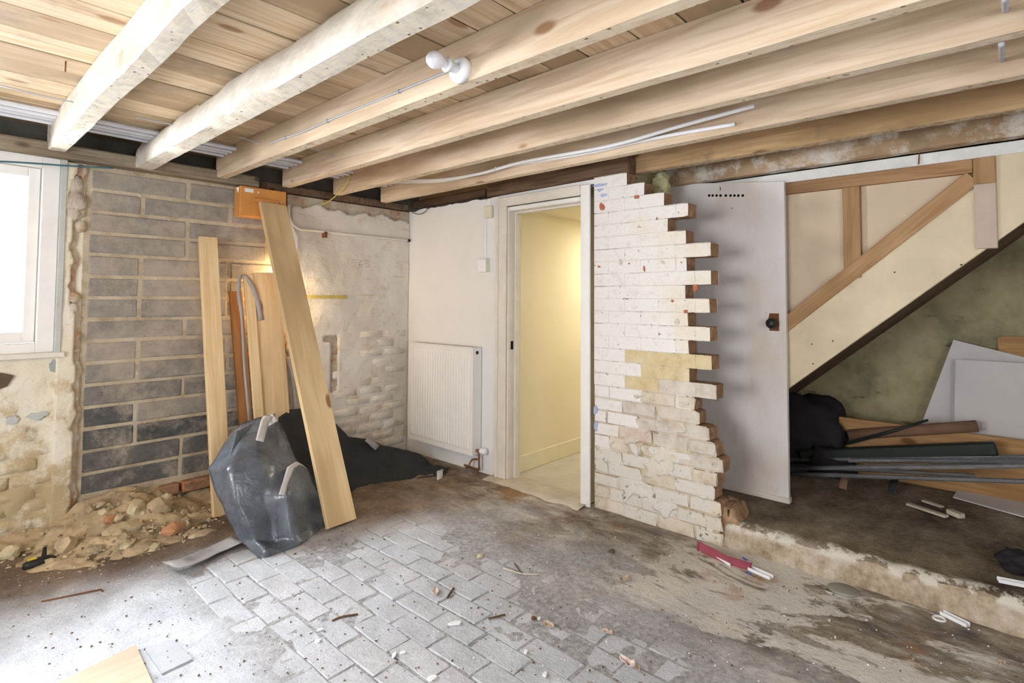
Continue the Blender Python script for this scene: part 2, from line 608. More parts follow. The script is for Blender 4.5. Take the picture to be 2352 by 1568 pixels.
M['earth_wire'] = plain('yellow_green_wire', lin(206, 190, 84), 0.45, var=0.2, scale=60, bump=0)
M['copper'] = plain('tarnished_copper', lin(150, 104, 76), 0.45, metal=0.7, var=0.25)
M['steel'] = plain('galvanised_rail', lin(140, 140, 142), 0.25, metal=0.85, var=0.2)
M['rust'] = plain('rusty_iron', lin(120, 78, 50), 0.8, var=0.3)
M['black_metal'] = plain('black_knob', lin(44, 42, 42), 0.35, var=0.1)
M['dark'] = plain('dark_void', lin(92, 88, 82), 0.9, var=0.3, scale=5)
M['black_hole'] = plain('black_hole', lin(18, 16, 15), 0.9, var=0.1)
M['black_cloth'] = plain('black_sack', lin(40, 37, 40), 0.7, var=0.2, bump=0.3)
M['membrane'] = plain('black_membrane', lin(52, 54, 56), 0.75, var=0.25, scale=7, bump=0.3)
M['black_tube'] = plain('black_pipe', lin(44, 50, 46), 0.35, var=0.1)
M['tape'] = plain('grey_tape', lin(206, 202, 200), 0.45, var=0.08)
M['felt'] = plain('grey_felt_strip', lin(168, 164, 164), 0.6, var=0.12)
M['orange_box'] = plain('orange_board_box', lin(214, 148, 78), 0.6, var=0.12, scale=5)
M['card_tube'] = plain('brown_tube', lin(136, 104, 84), 0.8, var=0.12)
M['white_board'] = plain('white_board', lin(226, 222, 220), 0.7, var=0.04, scale=3)
M['maroon'] = plain('maroon_strip', lin(150, 70, 84), 0.6, var=0.15)
M['blue'] = plain('blue_tie', lin(60, 92, 190), 0.5, var=0.1)
M['yellow_mark'] = plain('yellow_mark', lin(230, 200, 60), 0.5, var=0.1)
M['stone'] = plain('rubble_stone', lin(186, 166, 134), 0.95, var=0.32, scale=9, bump=0.8)
M['orange_stone'] = plain('orange_brick_lump', lin(194, 142, 104), 0.95, var=0.2, scale=14, bump=0.8)
M['pale_stone'] = plain('pale_lump', lin(210, 196, 160), 0.95, var=0.12, scale=14, bump=0.6)
M['flake'] = plain('white_paint_flake', lin(240, 240, 240), 0.7, var=0.03)
M['leaf'] = plain('dry_leaf', lin(196, 178, 158), 0.8, var=0.25, scale=30)
M['leaf_pink'] = plain('pinkish_leaf', lin(224, 206, 196), 0.8, var=0.2, scale=30)
M['twig'] = plain('dry_twig', lin(96, 74, 54), 0.85, var=0.3)
M['pale_twig'] = plain('pale_twig', lin(206, 196, 176), 0.85, var=0.15)
M['grey_disc'] = plain('grey_lid', lin(150, 148, 138), 0.6, var=0.08)
M['crumb'] = plain('dirt_crumb', lin(112, 92, 70), 0.95, var=0.5, scale=8)
M['hall_floor'] = plain('hall_concrete', lin(206, 196, 180), 0.85, var=0.12, scale=4)
M['concrete'] = plain('threshold_concrete', lin(196, 184, 166), 0.9, var=0.18, scale=8, bump=0.5)


def glass():
    t = NT('window_glass')
    t.t.nodes.remove(t.b)
    tr = t.n('ShaderNodeBsdfTransparent')
    gl = t.n('ShaderNodeBsdfGlossy')
    gl.inputs['Roughness'].default_value = 0.05
    mx = t.n('ShaderNodeMixShader')
    mx.inputs[0].default_value = 0.06
    t.l(tr.outputs[0], mx.inputs[1])
    t.l(gl.outputs[0], mx.inputs[2])
    t.l(mx.outputs[0], t.t.nodes['Material Output'].inputs[0])
    return t.m


M['glass'] = glass()


def plastic_sheet():
    t = NT('black_plastic_sheet')
    p = t.pos()
    col = t.ramp(t.noise(p, 7, 4, 0.6), [(0.35, lin(70, 75, 82)), (0.7, lin(104, 111, 122))])
    t.b.inputs['Specular IOR Level'].default_value = 0.9
    rg = t.ramp(t.noise(p, 9, 4), [(0.3, (0.20,) * 3), (0.7, (0.36,) * 3)])
    t.bump(t.noise(p, 16, 4, 0.55, 1.2), 0.35, 0.012)
    return t.out(col, rg)


M['sheet'] = plastic_sheet()


def floor_mat(name, brick):
    t = NT(name)
    p = t.pos()
    x, y, z = t.xyz()
    wob = t.math('MULTIPLY', t.math('SUBTRACT', t.noise(p, 1.6, 5, 0.65), 0.5), 1.6)
    # the corner under the block wall is bare brown earth darkened to carry the corner's shade, the middle is dusty grey, the right has lime splashes over brown dirt
    n0 = t.noise(p, 4.5, 8, 0.7)
    grey = t.ramp(n0, [(0.3, lin(176, 178, 184)), (0.52, lin(200, 203, 210)), (0.72, lin(220, 224, 231))])
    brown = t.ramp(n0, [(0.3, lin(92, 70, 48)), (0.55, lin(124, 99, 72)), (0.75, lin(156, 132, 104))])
    if brick:
        oi = t.n('ShaderNodeObjectInfo')
        tint = t.ramp(oi.outputs['Random'], [(0.0, lin(182, 180, 178)), (0.5, lin(196, 198, 202)), (0.85, lin(200, 188, 184)), (1.0, lin(170, 172, 180))])
        grey = t.mix(0.3, grey, tint)
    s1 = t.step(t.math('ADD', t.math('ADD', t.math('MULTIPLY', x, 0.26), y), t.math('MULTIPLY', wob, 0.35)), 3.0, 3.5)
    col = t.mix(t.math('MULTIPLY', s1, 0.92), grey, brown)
    s2 = t.step(t.math('ADD', t.math('SUBTRACT', x, t.math('MULTIPLY', y, 0.18)), wob), 1.55, 2.35)
    mott = t.ramp(t.noise(t.pos((1.0, 0.5, 1.0)), 7.0, 9, 0.75, 0.4), [(0.36, lin(88, 74, 58)), (0.46, lin(130, 114, 94)), (0.56, lin(162, 150, 134)), (0.68, lin(204, 198, 188))])
    col = t.mix(t.math('MULTIPLY', s2, 0.9), col, mott)
    sp = t.noise(t.pos((1.0, 0.42, 1.0)), 3.6, 9, 0.72, 0.6)
    band = t.math('MULTIPLY', t.step(x, 1.75, 2.25), t.math('SUBTRACT', 1.0, t.step(t.math('ADD', y, t.math('MULTIPLY', x, 0.4)), 2.1, 2.7)))
    col = t.mix(t.math('MULTIPLY', t.math('MULTIPLY', t.step(sp, 0.48, 0.54), band), 0.9), col, lin(228, 223, 215))
    ru = t.math('MULTIPLY', t.step(t.noise(p, 2.6, 5, 0.6), 0.55, 0.68), t.step(x, 2.1, 2.6))
    col = t.mix(t.math('MULTIPLY', ru, 0.6), col, lin(164, 116, 62))
    fine = t.noise(p, 60, 6, 0.75)
    col = t.mix(t.math('MULTIPLY', t.step(fine, 0.58, 0.70), 0.6), col, lin(116, 102, 86))
    col = t.mix(t.math('MULTIPLY', t.step(t.voro(p, 26), 0.13, 0.07), 0.55), col, lin(226, 224, 220))
    if not brick:
        joint = t.math('MULTIPLY', t.math('MULTIPLY', t.math('SUBTRACT', 1.0, s2), t.math('SUBTRACT', 1.0, s1)), t.step(x, 0.75, 1.0))
        col = t.mix(t.math('MULTIPLY', joint, 0.6), col, t.ramp(t.noise(p, 40, 5, 0.7), [(0.38, lin(84, 74, 64)), (0.62, lin(176, 172, 168))]))
    t.bump(t.math('ADD', t.noise(p, 45, 8, 0.75), t.math('MULTIPLY', t.noise(p, 9, 6, 0.6), 1.5)), 0.55, 0.012)
    return t.out(col, 0.9)


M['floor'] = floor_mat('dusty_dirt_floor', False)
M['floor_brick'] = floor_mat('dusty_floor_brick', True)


def ledge_mat():
    t = NT('worn_concrete_ledge')
    p = t.pos()
    nz = t.normal()[2]
    top = t.ramp(t.noise(t.pos((0.6, 1, 1)), 3.5, 9, 0.72), [(0.32, lin(84, 72, 58)), (0.5, lin(136, 122, 104)), (0.7, lin(178, 164, 144))])
    side = t.ramp(t.noise(p, 9, 8, 0.72), [(0.3, lin(140, 118, 94)), (0.5, lin(190, 172, 148)), (0.7, lin(222, 214, 200))])
    col = t.mix(t.step(nz, 0.55, 0.9), side, top)
    z = t.xyz()[2]
    wh = t.math('MULTIPLY', t.step(z, 0.085, 0.115), t.math('MULTIPLY', t.step(t.noise(p, 11, 5, 0.7), 0.46, 0.56), t.step(t.xyz()[0], 3.05, 2.98)))
    col = t.mix(wh, col, lin(228, 222, 208))
    t.bump(t.noise(p, 26, 8, 0.75), 0.8, 0.02)
    return t.out(col, 0.92)


M['ledge'] = ledge_mat()


def under_wall():
    t = NT('mouldy_painted_wall')
    p = t.pos()
    col = t.ramp(t.noise(p, 2.2, 7, 0.65), [(0.32, lin(132, 128, 102)), (0.5, lin(178, 168, 130)), (0.62, lin(196, 184, 146)), (0.75, lin(178, 170, 158))])
    col = t.mix(t.math('MULTIPLY', t.step(t.noise(t.pos((1, 0.5, 1.6)), 6, 6, 0.7), 0.60, 0.68), 0.7), col, lin(66, 68, 58))
    t.bump(t.noise(p, 30, 6), 0.5, 0.01)
    return t.out(col, 0.9)


M['under_wall'] = under_wall()

XD, YL = 2.93, 3.88
# ------------------------------------------------------------------ the setting
# floor: a bed of earth with bricks let into it
def floor_bed(name, x0, x1, y0, y1, step, mat):
    nx, ny = int((x1 - x0) / step), int((y1 - y0) / step)
    V, F = [], []
    for i in range(nx + 1):
        for j in range(ny + 1):
            x, y = x0 + (x1 - x0) * i / nx, y0 + (y1 - y0) * j / ny
            z = -0.0022 + 0.004 * noise.noise(Vector((x * 3, y * 3, 0))) + 0.003 * noise.noise(Vector((x * 17, y * 17, 3)))
            # earth covers the bricks towards the walls
            cov = max(0.0, min(1.0, (y + 0.26 * x - 3.15) / 0.35))
            cov = max(cov, max(0.0, min(1.0, (x - 0.12 * y - 1.62) / 0.4 + 0.35 * noise.noise(Vector((x * 3, y * 3, 40))))))
            cov = max(cov, max(0.0, min(1.0, (0.62 - x) / 0.3 + 0.0)) * 0.6)
            z += cov * (0.008 + 0.003 * noise.noise(Vector((x * 6, y * 6, 9))))
            z += 0.0045 * max(0.0, noise.noise(Vector((x * 2.1, y * 2.1, 21))) + 0.25 + 0.5 * max(0, 1.0 - x))
            V.append((x, y, z))
    for i in range(nx):
        for j in range(ny):
            a = i * (ny + 1) + j
            F.append((a, a + ny + 1, a + ny + 2, a + 1))
    return mesh(name, V, F, mat, smooth=True)


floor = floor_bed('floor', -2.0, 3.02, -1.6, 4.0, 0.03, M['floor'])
tag(floor, 'dusty brick and earth floor of the cellar room', 'floor', kind='structure')

protos = []
for k in range(6):
    bm = bm_box(-0.0535, 0.0535, -0.113, 0.113, -0.03, 0.0, 0.005)
    for v in bm.verts:
        v.co += Vector((rnd.uniform(-1, 1) * 0.0035, rnd.uniform(-1, 1) * 0.004, rnd.uniform(-1, 1) * 0.0015 if v.co.z > -0.01 else 0))
    me = bpy.data.meshes.new('brick')
    bm.to_mesh(me); bm.free()
    for pl in me.polygons: pl.use_smooth = False
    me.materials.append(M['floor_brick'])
    protos.append(me)
cells = []
for i in range(30):
    x = 0.06 + i * 0.1115
    if x > 2.88: break
    off = 0.115 * (i % 2) + 0.02 * math.sin(i * 2.1)
    for j in range(18):
        y = -0.1 + off + j * 0.2315
        if y > 3.72: continue
        d = Vector((x, y, 0)) - CAM
        w = d.dot(F_)
        if w < 0.4: continue
        px, py = CX + FPX * d.dot(R_) / w, CY - FPX * d.dot(U_) / w
        if -90 < px < 2440 and py < 1640: cells.append((w, x, y))
cells.sort()
for w, x, y in cells[:300]:
    sink = 0.004 * noise.noise(Vector((x * 2, y * 2, 5))) - 0.012 * max(0.0, min(1.0, (0.95 - x) / 0.25))
    m = Matrix.Translation((x + rnd.uniform(-.003, .003), y + rnd.uniform(-.004, .004), 0.0015 + sink)) @ Matrix.Rotation(rnd.uniform(-.02, .02), 4, 'Z') @ Matrix.Rotation(rnd.uniform(-.012, .012), 4, 'X') @ Matrix.Rotation(rnd.uniform(-.016, .016), 4, 'Y')
    inst('brick', rnd.choice(protos), m, floor)

# raised floor under the stairs, its broken edge in line with the brick wall
def ledge():
    V, F = [], []
    ys = [i * 0.03 for i in range(-56, 59)]
    xs = [2.90 + 0.02 * k for k in range(0, 8)] + [3.08 + 0.08 * k for k in range(0, 22)]
    rows = []
    for y in ys:
        row = []
        e = 0.025 * noise.noise(Vector((y * 4, 1, 0))) + 0.012 * noise.noise(Vector((y * 15, 2, 0)))
        h = 0.14 + 0.02 * noise.noise(Vector((y * 3, 7, 0))) + 0.012 * noise.noise(Vector((y * 13, 7, 0)))
        pr = [(2.935, -0.03), (2.938 + e * .3, 0.01), (2.943 + e * 0.6, 0.05), (2.95 + e, 0.09), (2.962 + e * 1.2, h - 0.02), (2.995 + e * 1.3, h)]
        for k, (x, z) in enumerate(pr):
            n = 0.018 * noise.noise(Vector((y * 9, z * 20, k)))
            row.append((x + n, y, z + n * 0.3))
        for k in range(16):
            x = 3.03 + k * 0.112
            row.append((x, y, 0.135 + 0.008 * noise.noise(Vector((x * 5, y * 5, 2))) + (h - 0.14) * max(0, 1 - k / 3)))
        if y > 1.17: row = [(max(q[0], 3.06), q[1], min(q[2], 0.135)) for q in row]
        rows.append(row)
    W = len(rows[0])
    for r in rows: V += r
    for i in range(len(rows) - 1):
        for j in range(W - 1):
            F.append((i * W + j, i * W + j + 1, (i + 1) * W + j + 1, (i + 1) * W + j))
    return mesh('floor_ledge', V, F, M['ledge'], smooth=True)


lo = tag(ledge(), 'raised dark concrete floor under the stairs with a broken whitish edge', 'floor', kind='structure')
def curb_slab():
    """low strip of render along the foot of the ledge"""
    V, F = [], []
    n = 50
    for i in range(n + 1):
        y = 0.98 - i * 0.05
        w = 0.012 * noise.noise(Vector((y * 7, 4, 4)))
        k_ = 0.012 * (noise.noise(Vector((y * 2.3, 9, 1))) - 0.05)
        V += [(2.79 + w, y, -0.012), (2.80 + w, y, 0.003 + k_), (2.818 + w, y, 0.004 + k_), (2.84, y, -0.012)]
    for i in range(n):
        for j in range(3):
            a = i * 4 + j
            F.append((a, a + 1, a + 5, a + 4))
    return mesh('trim_1', V, F, M['strip_paint'], smooth=True)
tag(curb_slab(), 'low pale line of mortar along the foot of the raised floor', 'mortar strip', kind='structure')

# --- left wall: painted brick round the window, grey block panel, plastered brick to the corner
wl = empty('wall_left', (1.2, YL, 0))
tag(wl, 'wall with window, painted brick, grey block infill and stained plaster', 'wall', kind='structure')
box('backing', -2.0, -0.75, YL + 0.02, YL + 0.3, 0, 2.4, M['left_paint'], wl, 0)
box('backing', -0.75, 0.552, YL + 0.02, YL + 0.3, 0, 0.97, M['left_paint'], wl, 0)
box('backing', 0.552, 0.66, YL + 0.02, YL + 0.3, 0, 2.06, M['left_paint'], wl, 0)
box('backing', 0.655, 1.76, YL + 0.021, YL + 0.3, -0.05, 2.06, M['block_mortar'], wl, 0)
box('backing', 1.84, XD + 0.1, YL + 0.014, YL + 0.3, 0, 2.06, M['rough_edge'], wl, 0)
box('recess', -2.0, XD + 0.3, YL + 0.10, YL + 0.3, 2.06, 2.42, M['dark'], wl, 0)
box('recess', 1.74, 1.86, YL + 0.16, YL + 0.3, 0, 2.06, M['mortar'], wl, 0)


def rough_panel(name, poly_fn, x0, x1, z0, z1, y, depth, mat, parent, step=0.02, amp=0.006, freq=9, brick=0.0):
    """a rough coat on the wall: front grid with relief, edges turned back to the wall. poly_fn(x, z) says what is kept"""
    nx, nz = max(2, int((x1 - x0) / step)), max(2, int((z1 - z0) / step))
    V, F = [], []
    for i in range(nx + 1):
        for k in range(nz + 1):
            x, z = x0 + (x1 - x0) * i / nx, z0 + (z1 - z0) * k / nz
            d = amp * noise.noise(Vector((x * freq, 3.3, z * freq))) + amp * 0.5 * noise.noise(Vector((x * freq * 3, 1.3, z * freq * 3)))
            V.append((x, y - d, z))
    for i in range(nx):
        for k in range(nz):
            xc, zc = x0 + (x1 - x0) * (i + .5) / nx, z0 + (z1 - z0) * (k + .5) / nz
            if not poly_fn(xc, zc): continue
            a = i * (nz + 1) + k
            F.append((a, a + nz + 1, a + nz + 2, a + 1))
    bm = bmesh.new()
    vs = [bm.verts.new(v) for v in V]
    for f in F: bm.faces.new([vs[q] for q in f])
    for v in [v for v in bm.verts if not v.link_faces]: bm.verts.remove(v)
    # soften the stepped outline
    be = [v for v in bm.verts if v.is_boundary]
    for _ in range(2):
        new = {}
        for v in be:
            nb = [e.other_vert(v).co for e in v.link_edges if e.is_boundary]
            if len(nb) == 2: new[v] = v.co * 0.5 + (nb[0] + nb[1]) * 0.25
        for v, c in new.items(): v.co = c
    edges = [e for e in bm.edges if e.is_boundary]
    r = bmesh.ops.extrude_edge_only(bm, edges=edges)
    for v in [g for g in r['geom'] if isinstance(g, bmesh.types.BMVert)]: v.co.y += depth
    return bobj(name, bm, mat, parent, smooth=True)


def edge_x(z):
    return 0.655 + 0.03 * noise.noise(Vector((0, 0, z * 4))) + 0.02 * noise.noise(Vector((2, 0, z * 13))) - 0.035 * max(0, min(1, (z - 0.9) / 0.5)) * (1 if z < 1.75 else 0.2)


rough_panel('plaster_coat', lambda x, z: x < edge_x(z) - 0.015 and not (z > 1.68 + 0.14 * abs(math.sin(x * 50)) and x > 0.578 + 0.25 * abs(z - 1.86)), 0.556, 0.74, 0.0, 2.05, YL - 0.012, 0.04, M['left_paint'], wl, 0.012, 0.008)
rough_panel('broken_edge', lambda x, z: x < edge_x(z) + 0.012, 0.556, 0.75, 0.0, 2.05, YL + 0.008, 0.03, M['rough_edge'], wl, 0.012, 0.008, 14)
rough_panel('plaster_coat', lambda x, z: True, -0.76, 0.60, 0.0, 0.985, YL + 0.003, 0.02, M['left_paint'], wl, 0.016, 0.011, 13)
for k_, (x_, z_, r_, mt_) in enumerate(((0.605, 1.93, .05, 'bare_stone'), (0.61, 1.84, .055, 'bare_stone'), (0.60, 1.77, .04, 'bare_stone'), (0.64, 1.70, .03, 'rough_edge'), (0.625, 1.30, .03, 'rough_edge'), (0.62, 1.24, .028, 'bare_stone'))):
    bm = bmesh.new()
    bmesh.ops.create_icosphere(bm, subdivisions=2, radius=1)
    for v in bm.verts:
        n_ = 0.3 * noise.noise(v.co * 1.9 + Vector((k_, 0, 0)))
        v.co = Vector((x_ + v.co.x * r_ * (1 + n_), YL + 0.005 + v.co.y * 0.022, z_ + v.co.z * r_ * 1.15 * (1 + n_)))
    bobj('bare_masonry', bm, M[mt_], wl, smooth=True)
M['hole_brown'] = plain('bare_brown_patch', lin(104, 84, 66), 0.9, var=0.2, scale=20, bump=0.5)
for (x_, z_, a_, b_, mt_) in ((0.30, 0.857, .085, .05, 'hole_brown'), (0.385, 0.66, .03, .022, 'grey_paint'), (0.485, 0.665, .045, .02, 'grey_paint')):
    V = []
    for k_ in range(12):
        th = 2 * math.pi * k_ / 12
        q_ = rnd.uniform(.6, 1.2)
        V.append((x_ + math.cos(th) * a_ * q_, YL - 0.008, z_ + math.sin(th) * b_ * q_))
    V += [(v[0], YL + 0.01, v[2]) for v in V]
    mesh('bare_patch', V, [tuple(range(12))] + [(k_, (k_ + 1) % 12, 12 + (k_ + 1) % 12, 12 + k_) for k_ in range(12)], M[mt_], wl)

brick_protos = []
for k in range(8):
    bm = bm_box(-0.108, 0.108, 0.0, 0.05, -0.031, 0.031, 0.009)
    for v in bm.verts:
        v.co += Vector((rnd.uniform(-1, 1) * 0.005, rnd.uniform(-1, 1) * 0.003, rnd.uniform(-1, 1) * 0.004))
    me = bpy.data.meshes.new('brick'); bm.to_mesh(me); bm.free()
    me.materials.append(M['left_paint'])
    for pl in me.polygons: pl.use_smooth = True
    brick_protos.append(me)
for c in range(13):
    z = 0.035 + c * 0.0745
    for q in range(5):
        x = -0.18 + (c % 2) * 0.11 + q * 0.228 + rnd.uniform(-.006, .006)
        if x > 0.56: continue
        sx = 1.0
        if x + 0.11 > 0.63: sx = max(0.4, (0.63 - (x - 0.11)) / 0.22); x = 0.63 - 0.11 * sx
        m = Matrix.Translation((x, YL + (0.012 if c > 7 else 0.001) + rnd.uniform(-.007, .007), z + rnd.uniform(-.003, .003))) @ Matrix.Rotation(rnd.uniform(-.02, .02), 4, 'Y') @ Matrix.Rotation(rnd.uniform(-.03, .03), 4, 'Z') @ Matrix.Diagonal((sx, 1, 1.05, 1))
        inst('brick', rnd.choice(brick_protos), m, wl, M['left_paint'])

# grey concrete blocks
pattern = 'LSLLSSSLSSLSSLL'
for r_, ch in enumerate(pattern):
    zt = 2.035 - r_ * 0.1245
    x = 0.69
    ln = 0.24 if ch == 'S' else 0.49
    first = True
    while x < 1.70:
        x1 = min(x + ln, 1.745)
        if x1 - x > 0.05:
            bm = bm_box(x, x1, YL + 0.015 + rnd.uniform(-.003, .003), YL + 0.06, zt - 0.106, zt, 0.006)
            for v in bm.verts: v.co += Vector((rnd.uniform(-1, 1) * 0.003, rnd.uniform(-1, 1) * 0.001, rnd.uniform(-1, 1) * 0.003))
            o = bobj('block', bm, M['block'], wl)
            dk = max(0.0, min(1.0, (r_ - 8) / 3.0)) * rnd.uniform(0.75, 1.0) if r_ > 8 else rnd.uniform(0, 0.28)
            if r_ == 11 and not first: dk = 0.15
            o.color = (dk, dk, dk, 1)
        x = x1 + 0.02
        ln = 0.49
        first = False
# brick course under the blocks
for q in range(4):
    box('brick', 0.72 + q * 0.235, 0.94 + q * 0.235, YL - 0.03 + rnd.uniform(-.01, .01), YL + 0.06, 0.085, 0.15, M['stub_orange'] if q in (1, 2) else M['tanbrick'], wl, 0.008)

# plaster on the right half, thin enough to show its bricks low down
def plaster_keep(x, z):
    if z > 1.985 + 0.05 * noise.noise(Vector((x * 7, 0, 4))): return False
    if x < 1.872 + 0.02 * noise.noise(Vector((1, 5, z * 8))): return False
    if 2.20 < x < 2.265 and 0.57 < z < 1.01: return False          # the chase cut for a cable
    if 2.13 < x < 2.265 and 0.97 < z < 1.01: return False
    return True


rough_panel('plaster_coat', plaster_keep, 1.84, XD, 0.0, 2.06, YL - 0.006, 0.03, M['plaster'], wl, 0.0155, 0.006, 7)
for zc, dz in ((0.62, .05), (0.74, .06), (0.87, .06)):
    box('brick', 2.195, 2.27, YL + 0.002, YL + 0.05, zc, zc + dz, M['rough_edge'], wl, 0.006)
for c in range(14):
    z = 0.03 + c * 0.0755
    for q in range(5):
        x = 1.99 + (c % 2) * 0.114 + q * 0.229
        if x + .1 > XD: continue
        if x < 2.33 and c > 5: continue
        if c > 9 and x < 2.5: continue
        m = Matrix.Translation((x + rnd.uniform(-.004, .004), YL - 0.0065 - max(0, (8 - c)) * 0.0009 + rnd.uniform(-.003, .003), z)) @ Matrix.Rotation(rnd.uniform(-.012, .012), 4, 'Y') @ Matrix.Diagonal((1, 1, 1.06, 1))
        inst('brick', rnd.choice(brick_protos), m, wl, M['plaster'])
# pencilled number on the plaster
def stroke_text(name, strokes, o, ux, uz, r, mat, parent):
    V, F = [], []
    for s in strokes:
        pts = [Vector(o) + Vector(ux) * a + Vector(uz) * b for a, b in s]
        v, f = tube_data(pts, r, 5)
        n = len(V)
        V += v
        F += [tuple(i + n for i in q) for q in f]
    return mesh(name, V, F, mat, parent)


digits = {'1': [[(0, 1), (0, 0)]], '5': [[(.5, 1), (0.05, 1), (0, .55), (.3, .62), (.5, .4), (.4, .08), (0, 0)]], '6': [[(.45, 1), (.15, .8), (0, .35), (.15, 0), (.4, .05), (.45, .35), (.2, .45), (0, .3)]]}
st = []
a0 = 0.0
for d in '1565':
    for s in digits[d]: st.append([(a0 + x * 0.075, z * 0.055) for x, z in s])
    a0 += 0.035 if d == '1' else 0.062
M['pencil'] = plain('pencil_line', lin(176, 166, 154), 0.9, var=0.05, bump=0)
stroke_text('pencil_number', st, (2.33, YL - 0.0095, 1.555), (1, 0, 0), (0, 0, 1), 0.0016, M['pencil'], wl)
M['ochre_strip'] = plain('ochre_batten_mark', lin(206, 186, 104), 0.8, var=0.12)
box('batten_mark', 1.98, 2.33, YL - 0.012, YL + 0.004, 1.30, 1.325, M['ochre_strip'], wl, 0.002)

# --- window in the left wall
w1 = empty('window_1', (0, YL, 1.0))
tag(w1, 'white painted casement window letting in bright daylight', 'window', kind='structure')
WX0, WX1, WZ0, WZ1 = -0.75, 0.545, 1.0, 2.075
box('frame', WX1 - 0.075, WX1, YL + 0.0, YL + 0.12, WZ0, WZ1, M['white_gloss'], w1)
box('frame', WX0, WX0 + 0.075, YL + 0.0, YL + 0.12, WZ0, WZ1, M['white_gloss'], w1)
box('frame', WX0 + .075, WX1 - .075, YL + 0.0, YL + 0.12, WZ1 - 0.07, WZ1, M['white_gloss'], w1)
box('frame', WX0 + .075, WX1 - .075, YL + 0.0, YL + 0.12, WZ0, WZ0 + 0.05, M['white_gloss'], w1)
box('frame', -0.14, -0.07, YL + 0.005, YL + 0.12, WZ0 + .05, WZ1 - .07, M['white_gloss'], w1)
for xa, xb in ((WX0 + 0.078, -0.143), (-0.067, WX1 - 0.078)):
    za, zb = WZ0 + 0.053, WZ1 - 0.073
    s = box('sash', xa, xa + 0.05, YL + 0.04, YL + 0.085, za, zb, M['white_gloss'], w1)
    box('sash_rail', xb - 0.05, xb, YL + 0.04, YL + 0.085, za, zb, M['white_gloss'], s)
    box('sash_rail', xa + .05, xb - .05, YL + 0.04, YL + 0.085, zb - 0.05, zb, M['white_gloss'], s)
    box('sash_rail', xa + .05, xb - .05, YL + 0.04, YL + 0.085, za, za + 0.06, M['white_gloss'], s)
    box('pane', xa + 0.048, xb - 0.048, YL + 0.058, YL + 0.062, za + 0.058, zb - 0.048, M['glass'], s, 0)
box('architrave', WX1, WX1 + 0.028, YL - 0.022, YL + 0.05, WZ0 - 0.02, 2.06, M['grey_paint'], w1)
box('sill', WX0, WX1 + 0.045, YL - 0.03, YL + 0.12, WZ0 - 0.028, WZ0, M['old_gloss'], w1)
# light well outside: a pale painted wall and its floor
lw = box('wall_lightwell', -2.4, 1.8, 5.02, 5.12, -0.2, 2.0, M['white_wall'], None, 0)
tag(lw, 'white painted wall of the light well outside the window', 'wall', kind='structure')
lf = box('floor_lightwell', -2.4, 1.8, 4.2, 5.02, 0.3, 0.4, M['concrete'], None, 0)
tag(lf, 'pale concrete floor of the light well outside the window', 'floor', kind='structure')

# --- wall with the doorway
wr = empty('wall_right', (XD, 3.4, 0))
tag(wr, 'smooth white plastered wall with radiator and doorway', 'wall', kind='structure')
def wall_top(y): return 2.065 + 0.018 * noise.noise(Vector((y * 8, 0, 0))) + 0.01 * noise.noise(Vector((y * 30, 0, 0)))
top = [(3.885 - i * 0.03, wall_top(3.885 - i * 0.03)) for i in range(int((3.885 - 2.80) / 0.03) + 1)]
prism('plaster', [(3.885, 0.0)] + [(y, z) for y, z in top] + [(2.80, 2.055), (2.80, 0.0)], 'X', XD, XD + 0.12, M['white_wall'], wr)
prism('plaster', [(2.80, 2.045), (2.80, 2.07), (1.95, 2.075), (1.95, 2.045)], 'X', XD + 0.005, XD + 0.12, M['white_wall'], wr)
rough_panel('dirt_line', lambda x, z: z < 0.05 + 0.02 * noise.noise(Vector((x * 9, 0, 0))), 0, 0.01, 0, 0.01, 0, 0, M['mortar'], wr) if False else None

# doorway frame: lining, stops and architrave
d1 = empty('door_1', (XD, 2.37, 0))
tag(d1, 'open doorway with white painted frame leading to a yellow hall', 'doorway', kind='structure')
DI0, DI1, DZ = 2.055, 2.69, 1.945
box('jamb', XD - 0.008, XD + 0.13, DI1, DI1 + 0.035, 0, DZ + 0.03, M['old_gloss'], d1)
box('jamb', XD - 0.008, XD + 0.13, DI0 - 0.035, DI0, -0.02, DZ + 0.03, M['white_gloss'], d1)
box('head', XD - 0.008, XD + 0.13, DI0, DI1, DZ, DZ + 0.03, M['white_gloss'], d1)
box('stop', XD + 0.055, XD + 0.10, DI1 - 0.013, DI1, 0, DZ, M['old_gloss'], d1)
box('stop', XD + 0.055, XD + 0.10, DI0, DI0 + 0.013, 0, DZ, M['old_gloss'], d1)
box('stop', XD + 0.055, XD + 0.10, DI0 + .013, DI1 - .013, DZ - 0.013, DZ, M['old_gloss'], d1)
box('architrave', XD - 0.026, XD - 0.008, DI1 + 0.012, DI1 + 0.105, 0, 2.045, M['old_gloss'], d1, 0.005)
box('architrave_bead', XD - 0.034, XD - 0.026, DI1 + 0.085, DI1 + 0.105, 0, 2.045, M['old_gloss'], d1, 0.003)
box('architrave', XD - 0.026, XD - 0.008, DI0 - 0.08, DI0 - 0.008, -0.02, 2.045, M['white_gloss'], d1, 0.005)
box('architrave', XD - 0.026, XD - 0.008, DI0 - 0.008, DI1 + 0.012, DZ + 0.035, 2.045, M['old_gloss'], d1, 0.005)
box('architrave_bead', XD - 0.034, XD - 0.026, DI0 - 0.008, DI1 + 0.084, 2.027, 2.045, M['old_gloss'], d1, 0.003)
box('strike_plate', XD + 0.02, XD + 0.045, DI1 - 0.002, DI1 + 0.001, 0.94, 1.0, M['black_hole'], d1, 0)
